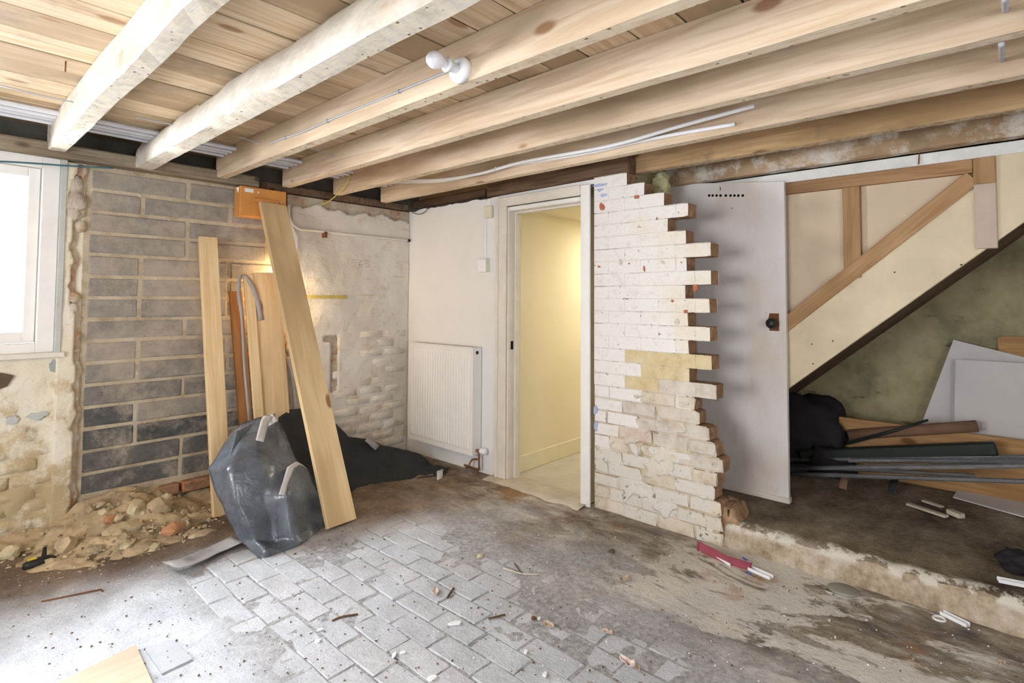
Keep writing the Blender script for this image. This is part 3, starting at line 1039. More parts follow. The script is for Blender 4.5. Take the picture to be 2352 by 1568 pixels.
def threshold():
    V, F = [], []
    n = 24
    for i in range(n + 1):
        y = 2.0 + i * 0.84 / n
        e = 0.03 * noise.noise(Vector((y * 6, 0, 1))) + 0.015 * noise.noise(Vector((y * 19, 0, 1)))
        V += [(2.80 + e, y, -0.02), (2.82 + e, y, 0.012), (2.90, y, 0.02 + e * .2), (3.06, y, 0.012)]
    for i in range(n):
        for j in range(3):
            a = i * 4 + j
            F.append((a, a + 1, a + 5, a + 4))
    return mesh('threshold', V, F, M['concrete'], d1, smooth=True)
threshold()

# the hall beyond
h = box('wall_hall', XD + 0.12, 6.2, 2.775, 2.9, -0.05, 2.0, M['yellow'], None, 0)
tag(h, 'pale yellow wall of the hall seen through the doorway', 'wall', kind='structure')
h = box('wall_hall_far', 6.2, 6.3, 1.8, 2.9, -0.05, 2.0, M['yellow'], None, 0)
tag(h, 'far end wall of the yellow hall beyond the doorway', 'wall', kind='structure')
h = box('wall_hall_near', XD + 0.13, 6.2, 1.83, 1.88, -0.05, 2.0, M['yellow'], None, 0)
tag(h, 'side wall of the yellow hall hidden behind the brick wall', 'wall', kind='structure')
h = box('floor_hall', XD + 0.08, 6.2, 1.83, 2.78, -0.06, 0.0, M['hall_floor'], None, 0)
tag(h, 'pale concrete floor of the hall beyond the doorway', 'floor', kind='structure')
h = box('ceiling_hall', XD + 0.12, 6.2, 1.83, 2.9, 1.985, 2.06, M['yellow'], None, 0)
tag(h, 'yellow ceiling of the hall beyond the doorway', 'ceiling', kind='structure')
h = box('baseboard_hall', XD + 0.13, 6.2, 2.757, 2.775, 0, 0.125, M['cream'], None, 0.004)
tag(h, 'cream skirting board along the yellow hall wall', 'skirting', kind='structure')
hl = bpy.data.lights.new('hall_lamp', 'AREA')
hl.shape, hl.size, hl.energy, hl.color = 'DISK', 0.3, 12, (1.0, 0.96, 0.85)
ho = bpy.data.objects.new('hall_lamp', hl)
COL.objects.link(ho)
ho.location = (4.3, 2.2, 1.96)

# --- broken-off brick wall with toothed end
ws = empty('wall_brick', (XD + 0.055, 1.6, 0))
tag(ws, 'whitewashed brick wall broken off in a toothed edge beside the doorway', 'wall', kind='structure')
CO = [(412, 1440), (435, 1480), (458, 1525), (485, 1580), (522, 1533), (552, 1575), (586, 1632), (620, 1577), (653, 1633), (691, 1575), (733, 1630), (773, 1580), (811, 1630), (843, 1582), (878, 1635), (915, 1583), (952, 1645), (987, 1596), (1019, 1605), (1060, 1630), (1094, 1645), (1125, 1660), (1150, 1650), (1172, 1641), (1202, 1655), (1227, 1658), (1252, 1660)]
NC = len(CO)
YW = 1.958
TH = 0.108
ztop = 2.083
pitch = ztop / NC
stub_protos = {}
def stub_brick(y1, y0, zc, hgt, face, mat, jit, rough):
    """brick from y1 (by the door) to y0 (broken end) with its painted face at X = face"""
    bm = bm_box(face, face + TH, y0, y1, zc - hgt / 2, zc + hgt / 2, 0.0016 + 0.005 * rough)
    for v in bm.verts:
        k = 1.0 if abs(v.co.y - y0) < 0.02 else 0.5
        v.co += Vector((rnd.uniform(-1, 1) * (0.0004 if jit < 1.5 else 0.0012), rnd.uniform(-1, 1) * 0.003 * k, rnd.uniform(-1, 1) * 0.0016)) * jit
    return bobj('brick', bm, mat, ws)


for i, (py, pxr) in enumerate(CO):
    zc = ztop - (i + 0.5) * pitch
    yr = on(pxr, py, 'X', XD).y
    low = i >= 22
    # mortar bed behind the faces
    rec = 0.0016 if i < 17 else 0.006
    box('mortar_bed', XD + rec, XD + TH - 0.004, yr + 0.018, YW, zc - pitch / 2, zc + pitch / 2 + 0.0005, M['stub_mortar'] if i < 18 else M['mortar'], ws, 0)
    y = YW
    first = True
    yo = on(1445, py, 'X', XD).y
    while y > yr + 0.02:
        ln = 0.222
        if first and i % 2: ln = 0.108
        if first and i >= 18: ln *= rnd.uniform(0.8, 1.1)
        first = False
        y0 = y - ln
        if y0 - yr < 0.06: y0 = yr
        y0 = max(y0, yr)
        mid = (y + y0) / 2
        mat, rough, jit = M['stub_paint'], 0, 1
        if 14 <= i <= 15 and mid < yo + 0.02: mat = M['ochre']
        elif i == 16 and mid < yo + 0.03: mat = M['ochre'] if mid > yo - 0.17 else M['greybrick']
        elif 17 <= i <= 21 and mid < yo + 0.03:
            mat = [M['greybrick'], M['pinkbrick'], M['tanbrick'], M['greybrick'], M['tanbrick']][rnd.randrange(5)]
            jit, rough = 2.2, 1
        elif 17 <= i <= 21: mat, jit, rough = M['stub_paint'], 1.6, 0.6
        elif i >= 22:
            mat = M['stub_low'] if rnd.random() < 0.75 else M['tanbrick']
            jit, rough = 2.2, 1
        if i == 2 and abs(mid - on(1460, py, 'X', XD).y) < 0.0: mat = M['stub_orange']
        if y - y0 > 0.03:
            stub_brick(y - (0.0006 if i < 17 else 0.002), y0 + ((0.0006 if i < 17 else 0.002) if y0 > yr else 0), zc, pitch - (0.0022 if i < 17 else 0.006), XD + rnd.uniform(-1, 1) * (0.0006 if i < 17 else 0.004), mat, jit, rough)
        y = y0
def smear(name, fn, y0, y1, z0, z1, mat, out):
    o = rough_panel(name, fn, y0, y1, z0, z1, 0.0, 0.02, mat, ws, 0.012, 0.006, 11)
    for v in o.data.vertices: v.co = Vector((XD - out + v.co.y, v.co.x, v.co.z))
    return o
sm = lambda y, z: noise.noise(Vector((y * 5, z * 8, 3))) + 0.5 * noise.noise(Vector((y * 17, z * 17, 5)))
def lim(y, z):
    i_ = max(0, min(NC - 1, int((ztop - z) / pitch)))
    return y > on(CO[i_][1], CO[i_][0], 'X', XD).y + 0.03
smear('mortar_smear', lambda y, z: sm(y, z) > 0.10 and lim(y, z), 1.20, 1.74, 0.27, 0.74, M['smear_tan'], 0.0005)
smear('mortar_smear', lambda y, z: sm(y + 3, z) > 0.22 and lim(y, z), 1.20, 1.94, 0.02, 0.45, M['smear_white'], 0.0005)
# bared brick scars in the paint
M['scar'] = plain('bare_brick_scar', lin(184, 112, 80), 0.9, var=0.2, scale=30, bump=0.5)
def scar(cx, cy, w, hh, mat):
    c = on(cx, cy, 'X', XD)
    n = 9
    V = []
    for k in range(n):
        th = 2 * math.pi * k / n
        rr = 1 + 0.35 * rnd.uniform(-1, 1)
        V.append((XD - 0.0035, c.y + math.cos(th) * w * rr, c.z + math.sin(th) * hh * rr))
    V += [(XD + 0.004, v[1], v[2]) for v in V]
    F = [tuple(range(n))] + [(k, (k + 1) % n, n + (k + 1) % n, n + k) for k in range(n)]
    return mesh('paint_scar', V, F, mat, ws)
M['paint_blue'] = plain('bluish_paint', lin(172, 182, 214), 0.8, var=0.12, scale=20)
for a in ((1463, 452, .018, .014), (1382, 474, .022, .026), (1598, 660, .013, .022), (1545, 691, .008, .007), (1575, 715, .012, .009), (1480, 617, .007, .02), (1376, 612, .009, .007), (1445, 605, .007, .005)):
    scar(*a, M['scar'])
for a in ((1378, 425, .05, .012), (1378, 436, .03, .010), (1368, 940, .014, .035), (1369, 978, .014, .03), (1385, 448, .025, .012)): scar(*a, M['paint_blue'])
for a in ((1425, 602, .010, .017), (1522, 602, .011, .013), (1555, 738, .014, .013)): scar(*a, M['greybrick'])
# crumbling foot of the broken end, standing on the ledge
M['brown_core'] = raw_brick('brown_wall_core', lin(128, 98, 70), lin(160, 128, 96), lin(196, 170, 136), front=False)
def foot():
    bm = bm_box(2.965, 3.16, 1.065, 1.20, -0.02, 0.205)
    bmesh.ops.subdivide_edges(bm, edges=list(bm.edges), cuts=7, use_grid_fill=True)
    for v in bm.verts:
        k = 1 - 0.35 * max(0, (v.co.z - 0.08) / 0.12) if v.co.y < 1.13 else 1
        v.co.y = 1.20 - (1.20 - v.co.y) * k
        n = noise.noise_vector(v.co * 11) * 0.016 + noise.noise_vector(v.co * 31) * 0.006
        v.co += n
    return bobj('broken_core', bm, M['brown_core'], ws, smooth=True)
foot()

# --- wall at the back of the stair cupboard, walls behind the camera
w = box('wall_understairs', 4.65, 4.8, -1.7, 1.8, 0, 2.5, M['under_wall'], None, 0)
tag(w, 'mottled yellow and grey wall at the back under the stairs', 'wall', kind='structure')
w = box('wall_understairs_side', XD + 0.125, 4.65, 1.74, 1.80, 0, 2.3, M['under_wall'], None, 0)
tag(w, 'side wall of the space under the stairs behind the white door', 'wall', kind='structure')
def holed(name, ax, pos, a0, a1, o0, o1, label):
    e = empty(name, (pos, (a0 + a1) / 2, 0) if ax == 'X' else ((a0 + a1) / 2, pos, 0))
    tag(e, label, 'wall', kind='structure')
    for (p0, p1, z0, z1) in ((a0, o0, 0, 2.4), (o1, a1, 0, 2.4), (o0, o1, 0, 0.75), (o0, o1, 1.95, 2.4)):
        if ax == 'X': box('plaster', pos - 0.12, pos, p0, p1, z0, z1, M['white_wall'], e, 0)
        else: box('plaster', p0, p1, pos - 0.12, pos, z0, z1, M['white_wall'], e, 0)
holed('wall_behind', 'X', -2.0, -1.72, 4.0, 0.55, 2.15, 'white wall behind the camera with an opening added for fill light')  # openings in this wall and the next are added for the fill lights
holed('wall_near', 'Y', -1.6, -2.0, 4.8, -0.5, 1.1, 'white wall opposite the block wall with an opening added for fill light')

# --- ceiling boards
ceil = empty('ceiling', (1.3, 1.5, 2.25))
tag(ceil, 'ceiling of bare softwood floorboards above the joists', 'ceiling', kind='structure')
seams = [-1.62, -1.42, -1.24, -1.05, -0.87, -0.68, -0.5, -0.31, -0.13, 0.06, 0.24, 0.42, 0.61, 0.8, 0.98, 1.20, 1.38, 1.56, 1.75, 1.94, 2.19, 2.385, 2.58, 2.76, 2.94, 3.11, 3.30, 3.48, 3.66, 4.0]
for k in range(len(seams) - 1):
    y0, y1 = seams[k], seams[k + 1]
    cut = [(-2.0, 4.75), (-2.0, 0.93, 4.75), (-2.0, 1.36, 4.75), (-2.0, 1.79, 4.75)][(k * 7 + 1) % 4]
    for q in range(len(cut) - 1):
        dz = rnd.uniform(-.002, .002)
        box('board', cut[q] + 0.001, cut[q + 1] - 0.001, y0 + 0.004, y1 - 0.004, 2.25 + dz, 2.272 + dz, M['board'], ceil, 0.002)
ro = box('ceiling_upper', -2.1, 4.8, -1.72, 4.2, 2.29, 2.32, M['dark'], None, 0)
tag(ro, 'dark underlay above the ceiling boards', 'ceiling', kind='structure')

# ------------------------------------------------------------------ joists
def joist(x0, x1, y0, y1, z0, z1, mat, label, wob=0.002, rough=0.002):
    n = 60
    V, F = [], []
    for i in range(n + 1):
        y = y0 + (y1 - y0) * i / n
        w1 = wob * noise.noise(Vector((x0 * 9, y * 2.2, 0)))
        b = lambda s: rough * noise.noise(Vector((x0 * 3 + s, y * 21, s)))
        c = 0.006
        V += [(x0 + w1, y, z1), (x0 + w1, y, (z0 + z1) / 2), (x0 + w1, y, z0 + c + b(1)), (x0 + c + w1 + b(5), y, z0 + b(2)), (x1 - c + w1 + b(6), y, z0 + b(3)), (x1 + w1, y, z0 + c + b(4)), (x1 + w1, y, z1)]
    for i in range(n):
        for j in range(6):
            a = i * 7 + j
            F.append((a, a + 1, a + 8, a + 7))
        F.append((i * 7 + 6, i * 7, i * 7 + 7, i * 7 + 13))
    F.append((0, 1, 2, 3, 4, 5, 6))
    F.append(tuple(n * 7 + k for k in range(7)))
    o = mesh('joist', V, F, mat)
    return tag(o, label, 'joist', 'ceiling joists')


joist(0.475, 0.552, -1.6, 3.83, 2.09, 2.248, M['whitewood'], 'whitewashed joist nearest the window, with dark nail holes underneath', 0.006, 0.004)
# the second is a rough hewn trunk
def log_joist():
    n = 90
    V, F = [], []
    prof = [(0.955, 2.2465), (0.915, 2.232), (0.885, 2.18), (0.872, 2.125), (0.872, 2.085), (0.880, 2.070), (0.958, 2.066), (0.975, 2.10), (0.995, 2.18), (0.99, 2.2465)]
    m = len(prof)
    for i in range(n + 1):
        y = -1.6 + 5.42 * i / n
        s = 0.045 * noise.noise(Vector((0, y * 1.5, 4))) + 0.012 * noise.noise(Vector((0, y * 5, 4)))
        for k, (x, z) in enumerate(prof):
            e = 0.007 * noise.noise(Vector((k * 1.7, y * 6, 8)))
            f = s if k in (1, 2, 3, 4) else s * 0.25
            V.append((x - f + e, y, z - (abs(s) * 0.3 if k in (4, 5, 6) else 0) + (e if 0 < k < m - 1 else 0)))
    for i in range(n):
        for k in range(m):
            a, b = i * m + k, i * m + (k + 1) % m
            F.append((a, b, b + m, a + m))
    F.append(tuple(range(m)))
    F.append(tuple(n * m + k for k in range(m)))
    o = mesh('joist', V, F, M['whitewood'], smooth=True)
    bm = bmesh.new()
    bm.from_mesh(o.data)
    for e in bm.edges:
        if len(e.link_faces) == 2 and e.calc_face_angle() > 0.6: e.smooth = False
    bm.to_mesh(o.data)
    bm.free()
    return tag(o, 'rough hewn whitewashed trunk joist with a rounded wavy side', 'joist', 'ceiling joists')
log_joist()
joist(1.325, 1.39, -1.6, 3.82, 2.085, 2.248, M['pine'], 'pine joist that carries the bulb holder and grey cable')
joist(1.755, 1.82, -1.6, 3.80, 2.09, 2.248, M['pine'], 'pine joist just beyond the one with the bulb holder')
joist(2.15, 2.215, -1.6, 3.80, 2.092, 2.248, M['pine'], 'pine joist with the two loose white cables hanging beyond it')
joist(2.575, 2.64, -1.6, 3.80, 2.092, 2.248, M['pine'], 'pine joist on the far side of the two white cables')
joist(3.045, 3.11, -1.6, 3.90, 2.098, 2.248, M['old_pine'], 'stained pine joist running just above the toothed brick wall')
joist(3.40, 3.475, -1.6, 1.70, 2.066, 2.248, M['paint_pine'], 'old joist with flaking white paint above the stair panelling', 0.006, 0.004)

pl = prism('wall_plate', [(YL - 0.075, 2.06), (YL - 0.085, 2.13), (YL - 0.03, 2.145), (YL + 0.1, 2.145), (YL + 0.1, 2.062)], 'X', -2.0, 1.60, M['dark_beam'], None, 0.006)
tag(pl, 'weathered timber plate along the top of the window wall', 'beam')
ln_ = box('lintel', XD + 0.02, XD + 0.11, 1.72, 2.95, 2.08, 2.19, M['lintel'], None, 0.006)
tag(ln_, 'dark brown timber over the doorway head', 'beam')
for k, (y0, y1, z0, z1, x0, lab) in enumerate(((2.97, 3.86, 2.09, 2.15, XD + 0.01, 'splintered brown timber on top of the wall above the radiator'),)):
    o = box('wall_plate', x0, x0 + 0.1, y0, y1, z0, z1, M['lintel'], None, 0.008)
    tag(o, lab, 'beam')
o = box('wall_plate', 1.62, 2.9, YL - 0.03, YL + 0.1, 2.066, 2.12, M['lintel'], None, 0.008)
tag(o, 'ragged brown timber above the stained plaster near the corner', 'beam')
w = box('wall_void', XD + 0.22, XD + 0.25, 1.75, 4.0, 2.06, 2.29, M['dark'], None, 0)  # dark panel put in where there is only unlit void
tag(w, 'dark panel standing in for the unlit void above the doorway', 'wall', kind='structure')

# ------------------------------------------------------------------ stair panelling and cupboard door
XS = 3.5
sp = empty('stair_panelling', (XS, 0.3, 0.8))
tag(sp, 'wooden framed side of the staircase with pale boards and cream stringer', 'staircase')
def stud(name, a, b, wdt, x0, x1, mat, parent):
    """stud of width wdt between two points (Y, Z) in the panelling plane"""
    A, B = Vector((0, a[0], a[1])), Vector((0, b[0], b[1]))
    d = (B - A)
    L = d.length
    m = frame_mtx((0, a[0], a[1]), (1, 0, 0), d)
    return box(name, x0, x1, -wdt / 2, wdt / 2, 0, L, mat, parent, 0.003, m)
box('top_rail', XS - 0.012, XS + 0.03, 0.122, 1.0, 1.936, 2.003, M['rail'], sp)
box('painted_strip', XS - 0.02, XS + 0.03, -1.6, 1.72, 1.995 + 0.008, 2.062, M['strip_paint'], sp)
stud('post', (0.641, 1.43), (0.641, 1.936), 0.084, XS - 0.008, XS + 0.03, M['stud'], sp)
stud('post', (0.08, 1.875), (0.08, 2.003), 0.083, XS - 0.022, XS + 0.03, M['stud'], sp)
stud('diagonal_rail', (1.06, 1.10), (0.122, 1.912), 0.078, XS - 0.015, XS + 0.03, M['stud'], sp)
prism('infill_board', [(1.0, 1.1), (1.0, 1.94), (0.12, 1.94), (0.12, 1.85)], 'X', XS + 0.022, XS + 0.034, M['stair_plaster'], sp)

box('post_foot', XS - 0.020, XS + 0.028, 0.0385, 0.1215, 1.56, 1.875, M['stair_lilac'], sp, 0.003)
sl = (1.676 - 0.785) / (0.982 + 0.055)
bot = lambda y: 0.785 + (0.982 - y) * sl
prism('infill_board', [(0.045, bot(0.045)), (0.045, 2.003), (-0.42, 2.003)], 'X', XS - 0.006, XS + 0.03, M['stringer'], sp)
prism('stringer', [(1.75, bot(1.75)), (1.75, bot(1.75) + 0.34), (0.13, bot(0.13) + 0.35), (-0.6, bot(-0.6) + 0.33), (-0.6, bot(-0.6))], 'X', XS - 0.002, XS + 0.035, M['stringer'], sp, 0.004)
prism('soffit', [(1.3, bot(1.3) + 0.03), (1.3, bot(1.3) + 0.05), (-0.9, bot(-0.9) + 0.05), (-0.9, bot(-0.9) + 0.03)], 'X', XS + 0.04, 4.66, M['lintel'], sp)
M['nailhead'] = plain('nail_spot', lin(70, 52, 40), 0.8, var=0.1, bump=0)
for x_, y_ in ((2208, 608), (2208, 634), (2055, 625), (2092, 708), (1912, 680), (1865, 790), (1913, 783), (1868, 835)):
    p = on(x_, y_, 'X', XS)
    lathe('nail_head', [(0.004, 0), (0.003, 0.003)], M['nailhead'], sp, (XS - 0.004 if y_ > 560 else XS - 0.024, p.y, p.z), (-1, 0, 0), 8)

d2 = empty('door_2', (XS - 0.03, 1.35, 0.14))
tag(d2, 'flat grey white cupboard door with a row of drilled holes', 'door', kind='structure')
DX0, DX1 = XS - 0.052, XS - 0.016
prism('slab', [(0.972, 0.155), (0.972, 2.008), (1.731, 2.094), (1.731, 0.155)], 'X', DX0, DX1, M['door_paint'], d2, 0.003)
box('bottom_bar', DX0 - 0.012, DX1, 0.965, 1.735, 0.137, 0.168, M['old_gloss'], d2, 0.003)
for x_ in (1629, 1637, 1646, 1655, 1667, 1678, 1687, 1696, 1706):
    p = on(x_, 449, 'X', DX0)
    lathe('vent_hole', [(0.0085, 0), (0.0085, 0.0008), (0.007, 0.001)], M['black_hole'], d2, (DX0, p.y, p.z), (-1, 0, 0), 10)
p = on(1654, 433, 'X', DX0)
tube('scratch_mark', [(DX0 - 0.001, p.y, p.z - 0.012), (DX0 - 0.001, p.y - .004, p.z), (DX0 - 0.001, p.y + .002, p.z + 0.012)], 0.002, M['black_hole'], d2, 5)
p = on(1777, 742, 'X', DX0)
kp = prism('knob_plate', [(p.y - 0.030, p.z - 0.045), (p.y + 0.022, p.z - 0.045), (p.y + 0.034, p.z), (p.y + 0.022, p.z + 0.058), (p.y - 0.030, p.z + 0.058)], 'X', DX0 - 0.003, DX0 + 0.002, M['rust'], d2)
lathe('knob', [(0.016, 0.0), (0.013, 0.012), (0.012, 0.022), (0.026, 0.030), (0.031, 0.042), (0.028, 0.054), (0.015, 0.060), (0.0, 0.061)], M['black_metal'], d2, (DX0 - 0.003, p.y, p.z), (-1, 0, 0), 24)

# ------------------------------------------------------------------ stored things under the stairs
def slab_poly(name, pts, thick, mat, label, cat, group=None):
    """flat board through 3-D points with real thickness"""
    P = [Vector(p) for p in pts]
    n = (P[1] - P[0]).cross(P[2] - P[0]).normalized()
    if n.dot(P[0] - CAM) < 0: n = -n
    V = P + [p + n * thick for p in P]
    k = len(P)
    F = [tuple(range(k)), tuple(range(2 * k - 1, k - 1, -1))] + [(i, (i + 1) % k, k + (i + 1) % k, k + i) for i in range(k)]
    o = mesh(name, V, F, mat)
    return tag(o, label, cat, group)


slab_poly('white_board', [on(2190, 780, 'X', 4.58), on(2425, 838, 'X', 4.58), on(2425, 1010, 'X', 4.50), on(2112, 985, 'X', 4.50)], 0.012, M['white_board'], 'tall white board leaning on the wall under the stairs with slanted edge', 'board')
slab_poly('white_board', [on(2195, 825, 'X', 4.50), on(2425, 838, 'X', 4.50), on(2425, 1050, 'X', 4.42), on(2190, 1045, 'X', 4.42)], 0.012, M['white_board'], 'front white board with square corner leaning before the slanted one', 'board')
slab_poly('offcut_board', [on(2292, 774, 'X', 4.62), on(2440, 770, 'X', 4.62), on(2440, 850, 'X', 4.60), on(2295, 842, 'X', 4.60)], 0.015, M['brown_board'], 'brown wood offcut behind the white boards under the stairs', 'board')
a, b = on(1880, 1000, 'X', 4.36), on(2460, 1000, 'X', 4.36)
o = box('shelf_board', 4.33, 4.355, b.y, a.y, 0.145, on(2200, 992, 'X', 4.33).z, M['brown_board'], None, 0.003)
tag(o, 'long orange brown board lying on edge before the white boards', 'board')
def bar(name, p, q, w, hgt, mat, label, cat, group=None, bev=0.002):
    d = Vector(q) - Vector(p)
    m = frame_mtx(p, (0, 0, 1), d)
    o = box(name, -hgt / 2, hgt / 2, -w / 2, w / 2, 0, d.length, mat, None, bev, m)
    return tag(o, label, cat, group)
o = tube('cardboard_tube', [on(1950, 998, 'X', 4.29), on(2245, 978, 'X', 4.29)], 0.034, M['card_tube'], None, 16)
tag(o, 'brown cardboard tube resting on the orange board under the stairs', 'tube')
o = tube('garden_stick', [on(1945, 1018, 'X', 4.23), on(2050, 990, 'X', 4.24), on(2132, 964, 'X', 4.25)], [0.012, 0.01, 0.008], M['black_tube'], None, 7)
tag(o, 'thin dark green stick slanting over the orange board', 'stick')
bar('square_pipe', on(1840, 1046, 'X', 4.15), on(2290, 1029, 'X', 4.15), 0.06, 0.075, M['black_tube'], 'thick black square pipe lying under the stairs', 'pipe', None, 0.008)
# black sack: lumpy heap
def heap(name, c, r, mat, label, cat, seed, amp=0.22, fl=0.0, parts=None):
    bm = bmesh.new()
    bmesh.ops.create_icosphere(bm, subdivisions=4, radius=1)
    for v in bm.verts:
        n = amp * noise.noise(v.co * 1.6 + Vector((seed, 0, 0))) + amp * 0.5 * noise.noise(v.co * 4 + Vector((0, seed, 0))) + amp * 0.15 * noise.noise(v.co * 11)
        d = v.co * (1 + n)
        v.co = Vector((c[0] + d.x * r[0], c[1] + d.y * r[1], max(fl, c[2] + d.z * r[2])))
    o = bobj(name, bm, mat, None, smooth=True)
    return tag(o, label, cat)
c = on(1835, 975, 'X', 4.38)
heap('rubbish_sack', (4.34, c.y + 0.0, 0.37), (0.18, 0.33, 0.30), M['black_cloth'], 'bulging black rubbish sack beside the white cupboard door', 'sack', 2.0, 0.25, 0.145)
c = on(1905, 1015, 'X', 4.20)
heap('rubbish_sack', (4.18, c.y, 0.22), (0.10, 0.15, 0.11), M['black_cloth'], 'small flat black sack in front of the bulging one', 'sack', 5.0, 0.25, 0.145)
rails = [((1790, 1058), (2440, 1052), 4.12, 'steel rail nearest the orange board, uppermost of the bundle', 0.026), ((1790, 1070), (2240, 1096), 4.02, 'short bright steel rail slanting across the bundle', 0.02),
         ((1790, 1078), (2440, 1072), 3.96, 'steel rail with slots in the middle of the bundle', 0.034), ((1790, 1090), (2440, 1112), 3.88, 'steel rail lowest of the bundle, nearest the doorway step', 0.026),
         ((1950, 1060), (2440, 1064), 4.06, 'dark steel rail lying between the brighter rails', 0.03)]
for (pa, pb, X, lab, w) in rails:
    A, B = on(pa[0], pa[1], 'X', X), on(pb[0], pb[1], 'X', X)
    A.z, B.z = max(A.z, 0.15), max(B.z, 0.15)
    d = B - A
    m = frame_mtx(A, (0, 0, 1), d)
    L = d.length
    bm = bm_box(-0.002, 0.002, -w / 2, w / 2, 0, L)
    bm_box(0.0, 0.018, -w / 2, -w / 2 + 0.003, 0, L, bm=bm)
    bm_box(0.0, 0.018, w / 2 - 0.003, w / 2, 0, L, bm=bm)
    o = bobj('metal_rail', bm, M['steel'], None, mtx=m)
    tag(o, lab, 'rail', 'metal rails under the stairs')
for i, (x_, y_) in enumerate(((1940, 1090), (2050, 1060))):
    p = on(x_, y_, 'X', 3.93 if i == 0 else 4.03)
    o = grid_sheet('tape_band', [[(p.x - .06, p.y + .02, 0.16), (p.x - .06, p.y - .02, 0.16)], [(p.x - .02, p.y + .02, 0.205), (p.x - .02, p.y - .02, 0.205)], [(p.x + .08, p.y + .02, 0.215), (p.x + .08, p.y - .02, 0.215)]], M['card_tube'] if i == 0 else M['membrane'], None, 3, 0.004, 20, 0.002)
    tag(o, ['brown paper tape round the steel rails', 'black tape round the steel rails'][i], 'tape')
slab_poly('white_sheet', [(4.20, on(2195, 1120, 'Z', .15).y, 0.150), (3.98, on(2440, 1172, 'Z', .15).y - 0.1, 0.150), (4.40, -0.2, 0.165), (4.40, 0.26, 0.165)], 0.006, M['white_board'], 'white sheet lying flat under the ends of the steel rails', 'board')
for i, (x0_, y0_, x1_, y1_, w, t_, lab) in enumerate(((2085, 1158, 2175, 1188, .035, .012, 'long splinter of pale wood on the raised floor'), (2180, 1178, 2210, 1190, .04, .025, 'small square wood block at the end of the splinter'), (2120, 1150, 2165, 1165, .03, .01, 'short pale wood chip beside the long splinter'))):
    A, B = on(x0_, y0_, 'Z', .15), on(x1_, y1_, 'Z', .15)
    A.z = B.z = 0.148 + t_ / 2
    bar('wood_scrap', A, B, w, t_, M['pale_twig'], lab, 'wood scrap', 'wood scraps on the raised floor')
c = on(1518, 432, 'X', 3.2)
heap('insulation_tuft', (3.2, c.y, 2.03), (0.05, 0.06, 0.085), plain('pale_green_wool', lin(186, 182, 140), 0.95, var=0.25, scale=20, bump=0.6), 'crumpled pale green tuft stuffed above the end of the brick wall', 'insulation', 12.0, 0.35, 1.9)
# rag and trunking at the right edge
c = on(2335, 1305, 'Z', .15)
heap('dark_rag', (c.x + .02, c.y - .02, 0.165), (0.07, 0.08, 0.05), M['black_cloth'], 'crumpled dark rag on the raised floor at the picture edge', 'rag', 8.0, 0.4, 0.142)

# ------------------------------------------------------------------ radiator
ra = empty('radiator', (XD - 0.05, 3.35, 0.15))
tag(ra, 'white panel radiator with vertical ridges on the white wall', 'radiator')
RX0, RX1, RY0, RY1, RZ0, RZ1 = 2.835, 2.925, 2.966, 3.735, 0.147, 0.938
def rib_panel(x, sgn, name):
    V, F = [], []
    nr = 23
    prof = []
    m_ = 0.03
    prof.append((RY1, 0))
    prof.append((RY1 - m_, 0))
    pw = (RY1 - RY0 - 2 * m_) / nr
    for k in range(nr):
        y = RY1 - m_ - k * pw
        prof += [(y - pw * .12, 0.0), (y - pw * .30, -0.006), (y - pw * .62, -0.006), (y - pw * .80, 0.0)]
    prof.append((RY0 + m_, 0))
    prof.append((RY0, 0))
    zs = [RZ0, RZ0 + 0.035, RZ0 + 0.05, RZ1 - 0.055, RZ1 - 0.04, RZ1 - 0.005]
    sc = [0, 0, 1, 1, 0, 0]
    n = len(prof)
    for z, s in zip(zs, sc):
        for y, d in prof: V.append((x - sgn * d * s, y, z))
    for i in range(len(zs) - 1):
        for k in range(n - 1): F.append((i * n + k, i * n + k + 1, (i + 1) * n + k + 1, (i + 1) * n + k))
    return mesh(name, V, F, M['white_gloss'], ra)
rib_panel(RX0, -1, 'ribbed_panel')
box('back_panel', RX1 - 0.012, RX1, RY0, RY1, RZ0, RZ1 - .005, M['white_gloss'], ra, 0.002)
box('side_panel', RX0 - 0.001, RX1, RY0 - 0.004, RY0 + 0.002, RZ0, RZ1, M['white_gloss'], ra, 0.002)
box('side_panel', RX0 - 0.001, RX1, RY1 - 0.002, RY1 + 0.004, RZ0, RZ1, M['white_gloss'], ra, 0.002)
gr = box('top_grille', RX0 - 0.001, RX1, RY0, RY1, RZ1 - 0.005, RZ1 + 0.004, M['white_gloss'], ra, 0.002)
for k in range(24):
    y = RY0 + 0.03 + k * (RY1 - RY0 - 0.06) / 23
    box('slot', RX0 + 0.02, RX1 - 0.02, y - 0.009, y + 0.009, RZ1 + 0.0035, RZ1 + 0.0046, M['grey_paint'], gr, 0)
lathe('bleed_plug', [(0.013, 0), (0.013, 0.006), (0.007, 0.008), (0.0, 0.009)], M['black_metal'], ra, ((RX0 + RX1) / 2 - 0.005, RY0 - 0.004, RZ1 - 0.035), (0, -1, 0), 16)
vb = tube('valve_body', [((RX0 + RX1) / 2, RY0, 0.18), ((RX0 + RX1) / 2, RY0 - 0.035, 0.18)], 0.011, M['copper'], ra, 12)
lathe('valve_head', [(0.014, 0), (0.021, 0.004), (0.024, 0.02), (0.024, 0.045), (0.020, 0.058), (0.0, 0.06)], M['white_plastic'], ra, ((RX0 + RX1) / 2 + 0.01, RY0 - 0.03, 0.18), (0.15, -1, 0), 20)
xm = (RX0 + RX1) / 2
